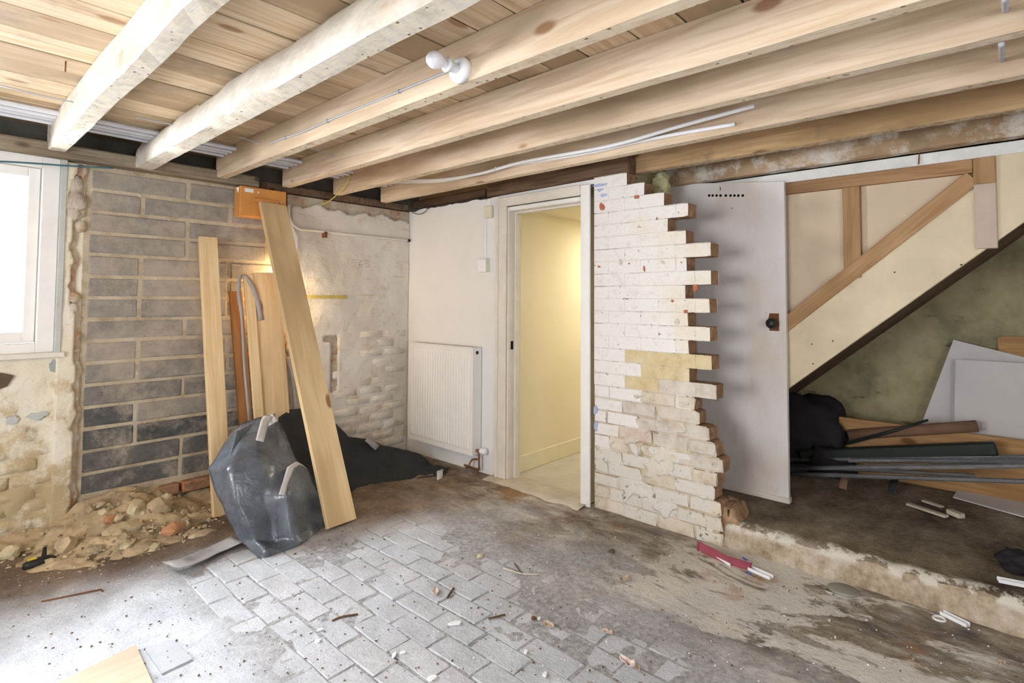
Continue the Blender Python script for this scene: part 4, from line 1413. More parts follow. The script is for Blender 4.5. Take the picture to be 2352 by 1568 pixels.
tube('feed_pipe', smooth_path([(xm, RY0 - 0.03, 0.18), (xm, RY0 - 0.03, 0.10), (xm, RY0 - 0.028, 0.045), (xm + 0.01, RY0 + 0.02, 0.035), (xm + 0.02, RY0 + 0.12, 0.035)], 5), 0.008, M['copper'], ra, 10)
tube('return_pipe', smooth_path([(xm + 0.04, RY0 + 0.03, 0.10), (xm + 0.01, RY0 + 0.05, 0.10), (xm - 0.02, RY0 + 0.055, 0.07), (xm - 0.02, RY0 + 0.08, 0.04), (xm + 0.03, RY0 + 0.16, 0.035)], 5), 0.007, M['copper'], ra, 10)

# switches and surface conduit by the door
sw = empty('wall_switch', (XD, 2.926, 1.555))
tag(sw, 'white plastic switch on the white wall above the radiator', 'switch')
p = on(1117, 610, 'X', XD)
box('back_box', XD - 0.035, XD, p.y - 0.036, p.y + 0.052, p.z - 0.048, p.z + 0.048, M['old_plastic'], sw, 0.004)
fp = box('face_plate', XD - 0.043, XD - 0.035, p.y - 0.036, p.y + 0.052, p.z - 0.048, p.z + 0.048, M['white_plastic'], sw, 0.003)
box('rocker', XD - 0.047, XD - 0.042, p.y - 0.002, p.y + 0.016, p.z - 0.014, p.z + 0.014, M['white_plastic'], fp, 0.002)
p2 = on(1130, 487, 'X', XD)
o = box('junction_box', XD - 0.03, XD, p2.y - 0.02, p2.y + 0.05, p2.z - 0.045, p2.z + 0.045, M['old_plastic'], None, 0.004)
tag(o, 'cream junction box at the top corner of the door frame', 'electrical box')
o = box('trunking', XD - 0.014, XD, p.y - 0.008, p.y + 0.014, p.z + 0.05, p2.z - 0.046, M['white_plastic'], None, 0.002)
tag(o, 'white plastic trunking running up from the switch', 'trunking')
o = box('trunking', XD - 0.014, XD, p2.y + 0.005, p2.y + 0.027, p2.z + 0.046, 2.06, M['white_plastic'], None, 0.002)
tag(o, 'short white trunking above the cream junction box', 'trunking')

# ------------------------------------------------------------------ pipes, cables and the lamp under the joists
cond = [(3.52, 2.222), (3.585, 2.218), (3.65, 2.220), (3.715, 2.216)]
for k, (y, z) in enumerate(cond):
    pts = smooth_path([(-1.9, y, z), (0.3, y + 0.005, z + .002), (1.2, y - 0.01, z - 0.004), (2.0, y + 0.008, z), (2.9, y, z + 0.002)], 5)
    o = tube('conduit', pts, 0.0125, M['conduit'], None, 12)
    tag(o, ['grey plastic conduit farthest from the window wall', 'grey plastic conduit second from the room side', 'grey plastic conduit second from the window wall', 'grey plastic conduit closest to the window wall'][k], 'conduit', 'conduits through the joists')

lf = empty('lamp_holder', (1.325, 1.452, 2.126))
tag(lf, 'white batten lamp holder with unlit bulb screwed to a joist', 'lamp')
O = Vector((1.325, 1.452, 2.126))
lathe('base', [(0.047, 0.0), (0.047, 0.016), (0.042, 0.028), (0.024, 0.031)], M['white_plastic'], lf, O, (-1, 0, 0), 32)
lathe('holder', [(0.018, 0.028), (0.018, 0.062), (0.023, 0.063), (0.023, 0.080), (0.017, 0.081)], M['white_plastic'], lf, O, (-1, 0, 0), 24)
lathe('skirt_ring', [(0.026, 0.072), (0.026, 0.078), (0.021, 0.0785)], M['white_plastic'], lf, O, (-1, 0, 0), 24)
M['bulb'] = plain('opal_glass', lin(246, 244, 248), 0.12, var=0.01, bump=0, spec=0.6)
lathe('bulb', [(0.013, 0.075), (0.014, 0.090), (0.020, 0.101), (0.027, 0.112), (0.0305, 0.127), (0.029, 0.141), (0.022, 0.153), (0.011, 0.160), (0.0, 0.161)], M['bulb'], lf, O, (-1, 0, 0), 28)

fx = 1.325 - 0.006
cpts = [on(1040, 160, 'X', fx), on(1008, 172, 'X', fx), on(916, 210, 'X', fx), on(752, 278, 'X', fx), on(690, 305, 'X', fx), on(652, 317, 'X', fx), on(620, 330, 'X', fx)]
o = tube('lamp_cable', smooth_path(cpts, 6), 0.0045, M['cable_grey'], None, 8)
tag(o, 'grey cable clipped along the joist to the bulb holder', 'cable')
for (x_, y_) in ((916, 210), (752, 278), (655, 316)):
    p = on(x_, y_, 'X', fx)
    box('clip', fx - 0.006, 1.327, p.y - 0.004, p.y + 0.004, p.z - 0.008, p.z + 0.008, M['cable_grey'], o, 0.001)
for (pa, pb, lab) in (((548, 314), (618, 331), 'thin wire from the trunk joist to the lamp cable'), ((310, 268), (440, 292), 'thin wire crossing to the side of the trunk joist'), ((0, 196), (195, 240), 'thin metal rod running into the whitewashed joist by the window'), ((722, 342), (788, 364), 'thin wire crossing between the two pine joists behind the lamp cable')):
    A, B = on(pa[0], pa[1], 'Z', 2.20), on(pb[0], pb[1], 'Z', 2.185)
    o = tube('wire', smooth_path([A, (A + B) / 2 + Vector((0, 0, -0.004)), B], 4), 0.0032, M['cable_grey'], None, 6)
    tag(o, lab, 'wire')
zc = 2.105
for k, (pts, lab) in enumerate((([(880, 412), (1000, 413), (1100, 399), (1200, 372), (1400, 335), (1560, 290), (1732, 243)], 'thick white cable hanging closest to the near joist'), ([(880, 418), (1010, 416), (1120, 394), (1180, 379), (1350, 351), (1500, 318), (1688, 285)], 'thick white cable with a cut end beneath the joists'))):
    P = [on(a, b, 'X', (2.50, 2.56)[k]) for a, b in pts]
    o = tube('white_cable', smooth_path(P, 6), 0.010, M['white_plastic'], None, 10)
    tag(o, lab, 'cable', 'white cables under the joists')
    for (cx_, cy_) in (((1140, 388),), ((1172, 379),))[k]:
        q = on(cx_, cy_, 'X', (2.50, 2.56)[k])
        box('clip', q.x - 0.013, q.x + 0.016, q.y - 0.006, q.y + 0.006, q.z - 0.013, q.z + 0.012, M['conduit'], o, 0.002)
ew = [on(803, 398, 'X', 2.13), on(798, 418, 'X', 2.12), on(765, 455, 'X', 2.11), on(735, 470, 'X', 2.08), on(700, 465, 'X', 2.0), on(665, 445, 'X', 1.88), on(640, 428, 'X', 1.80)]
o = tube('earth_wire', smooth_path(ew, 6), 0.0042, M['earth_wire'], None, 7)
tag(o, 'loose yellow and green wire looping down from the joists', 'wire')
lp = [on(935, 470, 'X', 2.9), on(945, 486, 'X', 2.9), on(962, 492, 'X', 2.9), on(978, 485, 'X', 2.9), on(985, 470, 'X', 2.9)]
o = tube('wire', smooth_path(lp, 5), 0.003, M['wire_dark'], None, 6)
tag(o, 'small dark wire loop in the top corner over the white wall', 'wire')
# grey wires through the joists at the right edge
for k, (xx, X0, X1) in enumerate(((2296, 2.215, 2.575), (2305, 1.82, 2.15))):
    A, B = on(xx + 4, (100, -5)[k], 'X', X0), on(xx, (140, 25)[k], 'X', X1)
    B.y = A.y
    o = tube('grey_wire', smooth_path([A, (A + B) / 2 + Vector((0, 0, -.008)), B], 5), 0.008, M['cable_grey'], None, 8)
    tag(o, ['grey cable bridging the third and fourth joists at the picture edge', 'grey cable bridging two joists higher up at the picture edge'][k], 'cable', 'grey cables through the joists')
# pipe along the plaster
pp = [on(663, 470, 'Y', YL - .03), on(664, 495, 'Y', YL - .03), on(672, 515, 'Y', YL - .03), on(690, 526, 'Y', YL - .03), on(720, 529, 'Y', YL - .03), on(830, 541, 'Y', YL - .03), on(938, 552, 'Y', YL - .03)]
o = tube('wall_pipe', smooth_path(pp, 6), 0.011, M['old_gloss'], None, 10)
tag(o, 'thin white painted pipe bending along the stained plaster', 'pipe')
for x_ in (735, 742):
    p = on(x_, 532, 'Y', YL - .03)
q = on(745, 540, 'Y', YL - .02)
box('pipe_clip', q.x - 0.012, q.x + 0.012, YL - 0.045, YL, q.z - 0.02, q.z + 0.025, M['rust'], o, 0.003)
lathe('end_cap', [(0.013, 0), (0.013, 0.02), (0.010, 0.022)], M['black_metal'], o, on(936, 552, 'Y', YL - .03), (1, 0, 0), 10)
# blue green wire across the top of the window
o = tube('wire', smooth_path([on(-60, 368, 'Y', YL - 0.1), on(60, 374, 'Y', YL - .1), on(160, 381, 'Y', YL - .1), on(260, 386, 'Y', YL - .09)], 5), 0.005, plain('teal_wire', lin(70, 110, 122), 0.5, var=0.1, bump=0), None, 7)
tag(o, 'dark teal wire stretched across the top of the window', 'wire')
# nails
for (x_, y_, X, lab) in ((151, 155, None, 'rusty nail sticking down from the ceiling boards by the window'), (2110, 355, 3.33, 'long rusty nail under the flaking joist over the stairs')):
    if X is None:
        P = on(x_, 140, 'Z', 2.25)
        A, B = P + Vector((0, 0, 0.002)), P + Vector((0, 0, -0.045))
    else:
        A = on(2112, 345, 'X', 3.47); B = on(2110, 377, 'X', 3.47)
    o = tube('nail', [A, B], 0.0028, M['rust'], None, 6)
    tag(o, lab, 'nail')

# ------------------------------------------------------------------ box and lamp at the end of the block wall
ob = empty('orange_box', (1.66, YL - 0.07, 1.78))
tag(ob, 'orange cardboard box fixed under the beam behind the leaning plank', 'box')
A, B = on(552, 432, 'Y', YL - .10), on(655, 430, 'Y', YL - .10)
zb = on(600, 500, 'Y', YL - .10).z
box('body', A.x, B.x + 0.01, YL - 0.10, YL - 0.002, zb, 2.052, M['orange_box'], ob, 0.004)
p = on(570, 437, 'Y', YL - .10)
box('paper_label', p.x - .022, p.x + .035, YL - 0.1015, YL - 0.099, p.z - .012, p.z + .012, M['white_plastic'], ob, 0)
p = on(610, 462, 'Y', YL - .10)
box('batten', p.x - .09, p.x + .09, YL - 0.118, YL - 0.1, p.z - .016, p.z + .012, M['orange_box'], ob, 0.003)
for (x_, y_) in ((594, 442), (645, 465)):
    q = on(x_, y_, 'Y', YL - .10)
    lathe('screw', [(0.006, 0), (0.006, 0.004), (0.0, 0.005)], M['white_plastic'], ob, (q.x, YL - 0.10, q.z), (0, -1, 0), 10)
q = on(548, 440, 'Y', YL - .08)
slab_poly('paper_strip', [on(543, 430, 'Y', YL - .06), on(552, 430, 'Y', YL - .09), on(563, 496, 'Y', YL - .09), on(560, 496, 'Y', YL - .06)], 0.002, M['white_plastic'], 'folded white paper strip at the side of the orange box', 'paper')
# small lit inspection lamp wedged behind the planks
il = empty('inspection_lamp', (1.775, YL - 0.05, 1.2))
tag(il, 'small lit lamp hidden in the slot behind the leaning plank', 'lamp')
t = NT('lit_bulb')
t.b.inputs['Emission Color'].default_value = (1.0, 0.72, 0.36, 1)
t.b.inputs['Emission Strength'].default_value = 70
M['lit'] = t.out((1, 0.8, 0.5, 1), 0.5)
lathe('lit_tube', [(0.012, 0), (0.014, 0.02), (0.014, 0.40), (0.0, 0.42)], M['lit'], il, (1.775, YL - 0.05, 1.12), (0, 0, 1), 12)
lathe('cap', [(0.018, 0), (0.018, 0.04), (0.012, 0.045)], M['white_plastic'], il, (1.775, YL - 0.05, 1.08), (0, 0, 1), 12)
# ragged white plaster edges by the slot
slab_poly('plaster_sliver', [on(662, 500, 'Y', YL - .035), on(684, 545, 'Y', YL - .035), on(680, 640, 'Y', YL - .035), on(668, 600, 'Y', YL - .035), on(655, 560, 'Y', YL - .035)], 0.012, M['white_wall'], 'loose pale plasterboard sliver beside the leaning plank', 'plasterboard')

# ------------------------------------------------------------------ planks
def plank(name, foot, head, wdir, w, th, mat, label, extra=0.0):
    d = Vector(head) - Vector(foot)
    m = frame_mtx(foot, wdir, d)
    o = box(name, -w / 2, w / 2, -th / 2, th / 2, 0, d.length + extra, mat, None, 0.003, m)
    return tag(o, label, 'plank', 'planks leaning on the wall')
plank('leaning_plank', (1.712, 2.862, 0.012), (1.662, 3.735, 1.945), (1, 0.12, 0), 0.195, 0.028, M['plank'], 'long pale plank leaning aslant in front of the others')
plank('leaning_plank', (1.30, 3.50, 0.01), (1.285, 3.82, 1.69), (1, 0, 0), 0.105, 0.035, M['plank'], 'upright pine plank standing apart in front of the grey blocks')
plank('leaning_plank', (1.51, 3.60, 0.05), (1.475, 3.845, 1.345), (1, 0, 0), 0.085, 0.022, M['plank_dark'], 'short reddish plank, lowest of the planks by the blocks')
plank('leaning_plank', (1.70, 3.60, 0.02), (1.655, 3.80, 1.475), (1, 0, 0), 0.185, 0.028, M['plank'], 'wide knotty plank with the grey strap over its corner')
plank('leaning_plank', (1.585, 3.575, 0.02), (1.53, 3.785, 1.46), (1, 0.0, 0), 0.062, 0.022, M['plank'], 'narrow plank standing tight against the wide knotty plank')
# strap over the wide plank
S = [on(601, 735, 'Y', 3.735), on(595, 705, 'Y', 3.745), on(585, 668, 'Y', 3.755), on(573, 645, 'Y', 3.762), on(562, 632, 'Y', 3.768), on(553, 632, 'Y', 3.768), on(549, 648, 'Y', 3.755), on(549, 680, 'Y', 3.745), on(554, 712, 'Y', 3.735), on(558, 770, 'Y', 3.715), on(562, 850, 'Y', 3.69), on(573, 965, 'Y', 3.65)]
S = smooth_path(S, 3)
rows = []
for i, p in enumerate(S):
    k = i / (len(S) - 1)
    wdt = 0.017 if k < .3 else (0.012 if k < .75 else 0.009)
    rows.append([p + Vector((-wdt, 0.0, -0.2 * wdt)), p + Vector((0, -0.004, 0)), p + Vector((wdt, 0.0, 0.2 * wdt))])
o = grid_sheet('strap', rows, M['felt'], None, 1, 0.002, 30, 0.0015)
tag(o, 'grey strap of plastic film hung over the wide plank', 'strap')
o = tube('grey_pipe', smooth_path([on(648, 800, 'Y', 3.85), on(656, 850, 'Y', 3.85), on(658, 900, 'Y', 3.84), on(656, 985, 'Y', 3.82)], 5), 0.016, M['conduit'], None, 10)
tag(o, 'grey pipe standing in the slot beside the wide plank', 'pipe')
o = tube('white_pipe', smooth_path([on(660, 820, 'Y', 3.83), on(672, 880, 'Y', 3.82), on(680, 980, 'Y', 3.78)], 5), 0.012, M['white_wall'], None, 10)
tag(o, 'white pipe standing between grey pipe and leaning plank', 'pipe')

# ------------------------------------------------------------------ black sheets
def P3(x, y, Y): return on(x, y, 'Y', Y)
# front plastic sheet, folded over itself
bag_rows = [
    [P3(536, 988, 3.40), P3(560, 970, 3.36), P3(598, 957, 3.33), P3(630, 962, 3.28), P3(645, 985, 3.22)],
    [P3(505, 1035, 3.30), P3(548, 1028, 3.12), P3(592, 1022, 3.10), P3(640, 1020, 3.13), P3(668, 1045, 3.14)],
    [P3(479, 1074, 3.22), P3(528, 1080, 3.00), P3(600, 1070, 2.97), P3(655, 1075, 3.02), P3(708, 1078, 3.10)],
    [P3(500, 1140, 3.12), P3(540, 1150, 2.94), P3(610, 1150, 2.93), P3(658, 1135, 2.86), P3(735, 1140, 3.04)],
    [P3(527, 1190, 3.04), P3(565, 1205, 2.90), P3(630, 1205, 2.90), P3(662, 1195, 2.84), P3(757, 1185, 3.00)],
    [P3(551, 1238, 2.96), P3(585, 1240, 2.88), P3(632, 1245, 2.88), P3(670, 1232, 2.82), P3(752, 1207, 2.95)],
    [P3(600, 1287, 2.80), P3(610, 1262, 2.80), P3(640, 1262, 2.79), P3(690, 1245, 2.80), P3(735, 1225, 2.90)],
    [P3(602, 1289, 2.79), P3(616, 1286, 2.785), P3(645, 1277, 2.785), P3(690, 1258, 2.80), P3(732, 1230, 2.88)],
]
bs = empty('plastic_sheet', (1.4, 2.95, 0))
tag(bs, 'crumpled shiny black plastic sheet standing on the floor before the planks', 'sheet')
grid_sheet('sheet', bag_rows, M['sheet'], bs, 7, 0.010, 4.2, 0.004, smooth=True, ridge=True)
back_rows = [
    [P3(545, 990, 3.22), P3(600, 962, 3.33), P3(642, 970, 3.32)],
    [P3(520, 1070, 3.10), P3(600, 1080, 3.14), P3(690, 1078, 3.14)],
    [P3(540, 1180, 3.05), P3(620, 1190, 3.02), P3(740, 1180, 3.06)],
    [P3(572, 1238, 2.98), P3(640, 1240, 2.96), P3(740, 1210, 2.98)],
]
grid_sheet('back_fold', back_rows, M['sheet'], bs, 6, 0.012, 7, 0.004, ridge=True)
# tapes on it
def tape(rows, parent, mat='tape'):
    return grid_sheet('tape', rows, M[mat], parent, 3, 0.003, 25, 0.0015)
tape([[P3(588, 1010, 3.02), P3(606, 1015, 3.02)], [P3(594, 985, 3.08), P3(612, 988, 3.08)], [P3(600, 962, 3.17), P3(620, 966, 3.17)], [P3(606, 954, 3.22), P3(632, 950, 3.22)], [P3(618, 978, 3.16), P3(638, 966, 3.16)]], bs)
tape([[P3(640, 1135, 2.86), P3(655, 1137, 2.86)], [P3(650, 1105, 2.90), P3(662, 1108, 2.90)], [P3(660, 1072, 2.97), P3(676, 1075, 2.97)], [P3(680, 1060, 3.02), P3(692, 1064, 3.02)], [P3(697, 1070, 3.03), P3(708, 1078, 3.03)]], bs)

# matt membrane slumped behind
mb = empty('membrane_sheet', (2.1, 3.4, 0))
tag(mb, 'dull black membrane sheet slumped across the corner floor', 'sheet')
up = [(640, 958, 3.60), (665, 945, 3.68), (695, 941, 3.72), (730, 945, 3.74), (762, 958, 3.72), (800, 1000, 3.66), (850, 1012, 3.62), (880, 1026, 3.58), (910, 1028, 3.52), (965, 1038, 3.46), (985, 1062, 3.36), (1032, 1078, 3.16)]
lw_ = [(650, 1235, 2.98), (690, 1228, 3.0), (720, 1215, 3.03), (750, 1190, 3.10), (780, 1150, 3.22), (820, 1123, 3.34), (850, 1116, 3.33), (880, 1112, 3.30), (910, 1110, 3.26), (955, 1104, 3.20), (985, 1100, 3.16), (1016, 1092, 3.12)]
rows = []
for f in (0, .15, .35, .6, .85, 1.0):
    row = []
    for k, ((ux, uy, uY), (lx, ly, lY)) in enumerate(zip(up, lw_)):
        jag = (0.5 * math.sin(k * 5.1) * 8) if f == 0 else 0
        p0, p1 = P3(ux, uy + jag, uY), P3(lx, ly, lY)
        p0.z, p1.z = max(p0.z, 0.02), max(0.004, p1.z)
        p = p0.lerp(p1, f)
        p.z += -0.03 * math.sin(math.pi * f) * (1 if k < 9 else 0.3) + 0.02 * math.sin(k * 1.9) * math.sin(math.pi * f)
        p.z = max(p.z, 0.006)
        row.append(p)
    rows.append(row)
grid_sheet('membrane', rows, M['membrane'], mb, 5, 0.010, 9, 0.003, ridge=True)
tape([[P3(845, 1003, 3.60), P3(872, 1022, 3.57)], [P3(838, 1012, 3.58), P3(862, 1034, 3.55)]], mb, 'felt')
tape([[P3(1003, 1082, 3.13), P3(1018, 1077, 3.13)], [P3(1004, 1106, 3.06), P3(1016, 1100, 3.07)]], mb)

# strip of felt on the floor
ft = [on(548, 1240, 'Z', 0.03), on(500, 1262, 'Z', 0.012), on(450, 1285, 'Z', 0.014), on(430, 1295, 'Z', 0.035), on(402, 1300, 'Z', 0.04), on(386, 1298, 'Z', 0.03)]
rows = []
for i, p in enumerate(ft):
    rows.append([p + Vector((-0.01, 0.06, 0.004)), p, p + Vector((0.005, -0.06, 0.010))])
o = grid_sheet('felt_strip', rows, M['felt'], None, 4, 0.006, 12, 0.003)
tag(o, 'grey felt strip with curled end on the floor by the plastic sheet', 'strip')

# ------------------------------------------------------------------ rubble at the foot of the block wall
def mound():
    V, F = [], []
    nx, ny = 120, 70
    x0, x1, y0, y1 = -0.3, 1.55, 3.12, 3.868
    for i in range(nx + 1):
        for j in range(ny + 1):
            x, y = x0 + (x1 - x0) * i / nx, y0 + (y1 - y0) * j / ny
            a = math.exp(-((x - 0.86) / 0.34) ** 2) * max(0, (y - 3.22) / 0.6) ** 1.1 * 0.19
            b = 0.10 * max(0, (y - 3.62) / 0.26) ** 1.3
            z = max(a, b) if y > 3.2 else 0
            k = min(1, z / 0.03)
            z += k * (0.035 * noise.noise(Vector((x * 8, y * 8, 0))) + 0.018 * noise.noise(Vector((x * 21, y * 21, 2))) + 0.008 * noise.noise(Vector((x * 50, y * 50, 2))))
            V.append((x, y, z - 0.012))
    for i in range(nx):
        for j in range(ny):
            a = i * (ny + 1) + j
            F.append((a, a + ny + 1, a + ny + 2, a + 1))
    o = mesh('rubble_earth', V, F, M['stone'], smooth=True)
    return tag(o, 'heap of sandy earth and mortar dust below the grey blocks', 'rubble', kind='stuff')
mound()
def mound_z(x, y):
    a = math.exp(-((x - 0.86) / 0.34) ** 2) * max(0, (y - 3.22) / 0.6) ** 1.1 * 0.19
    b = 0.10 * max(0, (y - 3.62) / 0.26) ** 1.3
    return max(a, b, 0.004) - 0.01
def rock(name, c, r, mat, label, cat, group=None, seed=0, sq=(1, 1, .7), sub=2):
    bm = bmesh.new()
    bmesh.ops.create_icosphere(bm, subdivisions=sub, radius=1)
    for v in bm.verts:
        n = 0.35 * noise.noise(v.co * 1.3 + Vector((seed * 3.7, 0, 0))) + 0.15 * noise.noise(v.co * 3.4 + Vector((0, seed * 2.1, 0)))
        d = v.co * (1 + n)
        v.co = Vector((c[0] + d.x * r * sq[0], c[1] + d.y * r * sq[1], c[2] + d.z * r * sq[2]))
    o = bobj(name, bm, mat)
    return tag(o, label, cat, group)
chunks = [(305, 1175, .038, 'pale_stone', 'pale yellow lump standing on top of the rubble heap', (.8, .6, 1.1)), (282, 1212, .06, 'stone', 'long slab of mortar on top of the rubble heap', (1.4, .7, .5)), (396, 1215, .045, 'orange_stone', 'broken orange brick end at the side of the rubble heap', (1.2, .8, .8)),
          (428, 1205, .03, 'stone', 'grey brown stone beside the orange brick end', (.7, .8, 1)), (330, 1258, .05, 'stone', 'flat mortar chunk at the front foot of the rubble', (1.3, .8, .5)), (285, 1232, .03, 'stone', 'small stone under the long mortar slab', (1.2, .8, .6)),
          (252, 1193, .03, 'orange_stone', 'dull pink brick chip behind the rubble heap', (1, .7, .8)), (275, 1190, .03, 'stone', 'grey pebble behind the rubble heap beside the pink chip', (1, .7, .8)), (150, 1250, .045, 'stone', 'rounded stone at the left end of the rubble', (1, .8, .9)),
          (352, 1262, .022, 'pale_stone', 'small pale stone in front of the rubble heap', (1, .8, .7)), (445, 1232, .022, 'pale_stone', 'small pale stone by the grey felt strip', (1.3, .8, .6)), (465, 1225, .05, 'stone', 'flat mortar slab beneath the upright plank', (1.5, .7, .35)),
          (365, 1165, .05, 'stone', 'big mortar lump at the back of the rubble heap', (1.3, .7, 1)), (25, 1270, .04, 'pale_stone', 'yellowish stone at the foot of the painted wall', (1, .8, .9)), (215, 1262, .035, 'stone', 'sandy clod on the left slope of the rubble', (1.3, .8, .6))]
for k, (x_, y_, r, mt, lab, sq) in enumerate(chunks):
    best = None
    for zz in [i * 0.01 for i in range(0, 30)]:
        p = on(x_, y_, 'Z', zz)
        e = abs(mound_z(p.x, p.y) + r * sq[2] * 0.5 - zz)
        if p.y < YL - 0.05 and (best is None or e < best[0]): best = (e, p)
    p = best[1] if best else on(x_, y_, 'Y', YL - 0.1)
    rock('rubble_chunk', p, r, M[mt], lab, 'stone', 'rubble chunks below the grey blocks', k + 1, sq)

for k in range(26):
    x, y = rnd.gauss(0.9, 0.26), rnd.uniform(3.28, 3.78)
    r = rnd.uniform(0.012, 0.03)
    mk = rnd.choice(('stone', 'stone', 'pale_stone', 'tanbrick'))
    rock('rubble_chunk', (x, y, mound_z(x, y) + r * 0.45), r, M[mk], {'stone': 'small sandy brown stone among the rubble below the grey blocks', 'pale_stone': 'small pale cream stone among the rubble below the grey blocks', 'tanbrick': 'small pale grey stone among the rubble below the grey blocks'}[mk], 'stone', 'small stones in the rubble', 50 + k, (rnd.uniform(.8, 1.5), 1, rnd.uniform(.5, .9)), 1)

# small loose bits of rubble
def scatter(name, pts, mat, label, cat, size):
    V, F = [], []
    for (x, y, z) in pts:
        s = size * rnd.uniform(0.4, 1.4)
        n = len(V)
        rot = Matrix.Rotation(rnd.uniform(0, 6.28), 3, 'Z') @ Matrix.Rotation(rnd.uniform(-.5, .5), 3, 'X')
        for a in ((-1, -1, -.5), (1, -1, -.5), (1, 1, -.5), (-1, 1, -.5), (-.7, -.6, .6), (.6, -.7, .5), (.7, .6, .6), (-.6, .7, .4)):
            q = rot @ Vector((a[0] * s * rnd.uniform(.7, 1.4), a[1] * s * rnd.uniform(.5, 1), a[2] * s * rnd.uniform(.6, 1.1)))
            V.append(Vector((x, y, z)) + q)
        F += [tuple(i + n for i in f) for f in ((0, 1, 5, 4), (1, 2, 6, 5), (2, 3, 7, 6), (3, 0, 4, 7), (4, 5, 6, 7), (3, 2, 1, 0))]
    o = mesh(name, V, F, mat)
    return tag(o, label, cat, kind='stuff')
pts = []
for k in range(420):
    x = rnd.gauss(0.88, 0.32); y = rnd.uniform(3.2, 3.85)
    if -0.2 < x < 1.5: pts.append((x, y, mound_z(x, y) + 0.004))
scatter('rubble_grit', pts, M['stone'], 'grit and small mortar crumbs over the rubble heap', 'rubble', 0.009)

# ------------------------------------------------------------------ things lying on the floor
def fl(x, y, z=0.004):
    p = on(x, y, 'Z', z)
    return p
tl = empty('hand_tool', on(90, 1292, 'Z', 0.02))
tag(tl, 'black hand tool with a yellow mark lying below the painted wall', 'tool')
A, B = on(52, 1302, 'Z', .02), on(128, 1280, 'Z', .02)
v, f = tube_data([A, A.lerp(B, .2), A.lerp(B, .5), A.lerp(B, .8), B], [.014, .024, .026, .022, .008], 10)
mesh('grip', v, f, M['black_metal'], tl, True)
C = A.lerp(B, .62)
tube('blade', [C, C + Vector((.01, .05, .045))], [.012, .008], M['black_metal'], tl, 8)
C = A.lerp(B, .25)
box('yellow_mark', C.x - .014, C.x + .02, C.y - .006, C.y + .012, 0.04, 0.047, M['yellow_mark'], tl, 0.001)
o = tube('thin_rod', [on(95, 1381, 'Z', .006), on(150, 1370, 'Z', .006), on(230, 1353, 'Z', .006), on(236, 1357, 'Z', .006)], 0.0035, M['rust'], None, 6)
tag(o, 'thin rusty rod lying on the dusty floor', 'rod')
# plywood sheet at the bottom corner
q = [on(312, 1480, 'Z', .02), on(365, 1600, 'Z', .02)]
A, B = q[0], q[1]
u = (on(60, 1602, 'Z', .02) - A).normalized()
v_ = (B - A).normalized()
o = slab_poly('plywood_sheet', [A, A + u * 0.04, A + u * 0.55, A + u * 0.55 + v_ * 0.42, A + v_ * 0.42], 0.009, M['ply'], 'pale plywood sheet on the floor at the bottom edge of the picture', 'plywood')
# flat pale flagstone
o = slab_poly('floor_slab', [on(330, 1486, 'Z', .006), on(392, 1468, 'Z', .006), on(442, 1512, 'Z', .006), on(372, 1546, 'Z', .006)], 0.006, plain('bluish_slab', lin(184, 187, 192), 0.85, var=0.06, scale=20, bump=0.4), 'bluish grey square slab in the floor beside the plywood', 'slab')
# maroon strip, trunking and ties by the broken wall
rows = []
for (ux, uy), (lx, ly) in zip(((1600, 1241), (1640, 1259), (1672, 1277), (1700, 1285), (1728, 1293)), ((1601, 1264), (1640, 1283), (1672, 1298), (1700, 1306), (1724, 1310))):
    L = on(lx, ly, 'Z', 0.007)
    U = on(ux, uy, 'X', L.x + 0.02)
    rows.append([U, U.lerp(L, 0.5) + Vector((0, 0, 0.004)), L])
o = grid_sheet('maroon_strip', rows, M['maroon'], None, 4, 0.003, 20, 0.003)
tag(o, 'dusty maroon strip lying at the foot of the broken brick wall', 'strip')
def trunk(pa, pb, z, w, label):
    A, B = on(*pa, 'Z', z), on(*pb, 'Z', z)
    d = B - A
    m = frame_mtx(A, (0, 0, 1), d)
    bm = bm_box(-0.002, 0.001, -w / 2, w / 2, 0, d.length)
    bm_box(0.001, 0.012, -w / 2, -w / 2 + 0.003, 0, d.length, bm=bm)
    bm_box(0.001, 0.012, w / 2 - 0.003, w / 2, 0, d.length, bm=bm)
    o = bobj('trunking_piece', bm, M['white_plastic'], None, mtx=m)
    return tag(o, label, 'trunking', 'cut pieces of white trunking')
trunk((1640, 1277), (1682, 1298), 0.008, 0.032, 'white trunking offcut half under the maroon strip')
trunk((1722, 1306), (1772, 1328), 0.008, 0.034, 'white trunking offcut at the end of the maroon strip')
trunk((2163, 1408), (2224, 1438), 0.012, 0.026, 'white trunking offcut beside the round white cap')
trunk((2292, 1333), (2380, 1350), 0.156, 0.030, 'white trunking offcut up on the raised floor')
for k, (x_, y_) in enumerate(((1712, 1284), (1720, 1316))):
    p = fl(x_, y_, 0.02 if k == 0 else 0.01)
    o = tube('cable_tie', smooth_path([p + Vector((0.01, .015, 0)), p, p + Vector((-.012, -.012, .004))], 4), 0.004, M['blue'], None, 6)
    tag(o, ['blue tie behind the maroon strip', 'blue tie in front of the maroon strip end'][k], 'cable tie')
p = fl(1938, 1356, 0.005)
o = lathe('metal_plate_disc', [(0.062, 0), (0.064, 0.006), (0.058, 0.009), (0.0, 0.0095)], M['grey_disc'], None, (p.x, p.y, 0.006), (0.05, 0.02, 1), 32)
tag(o, 'flat grey round lid on the floor by the ledge', 'lid')
p = fl(2157, 1424)
cp = empty('plastic_ring', (p.x, p.y, 0.004)); tag(cp, 'small round white plastic cap by the ledge', 'cap')
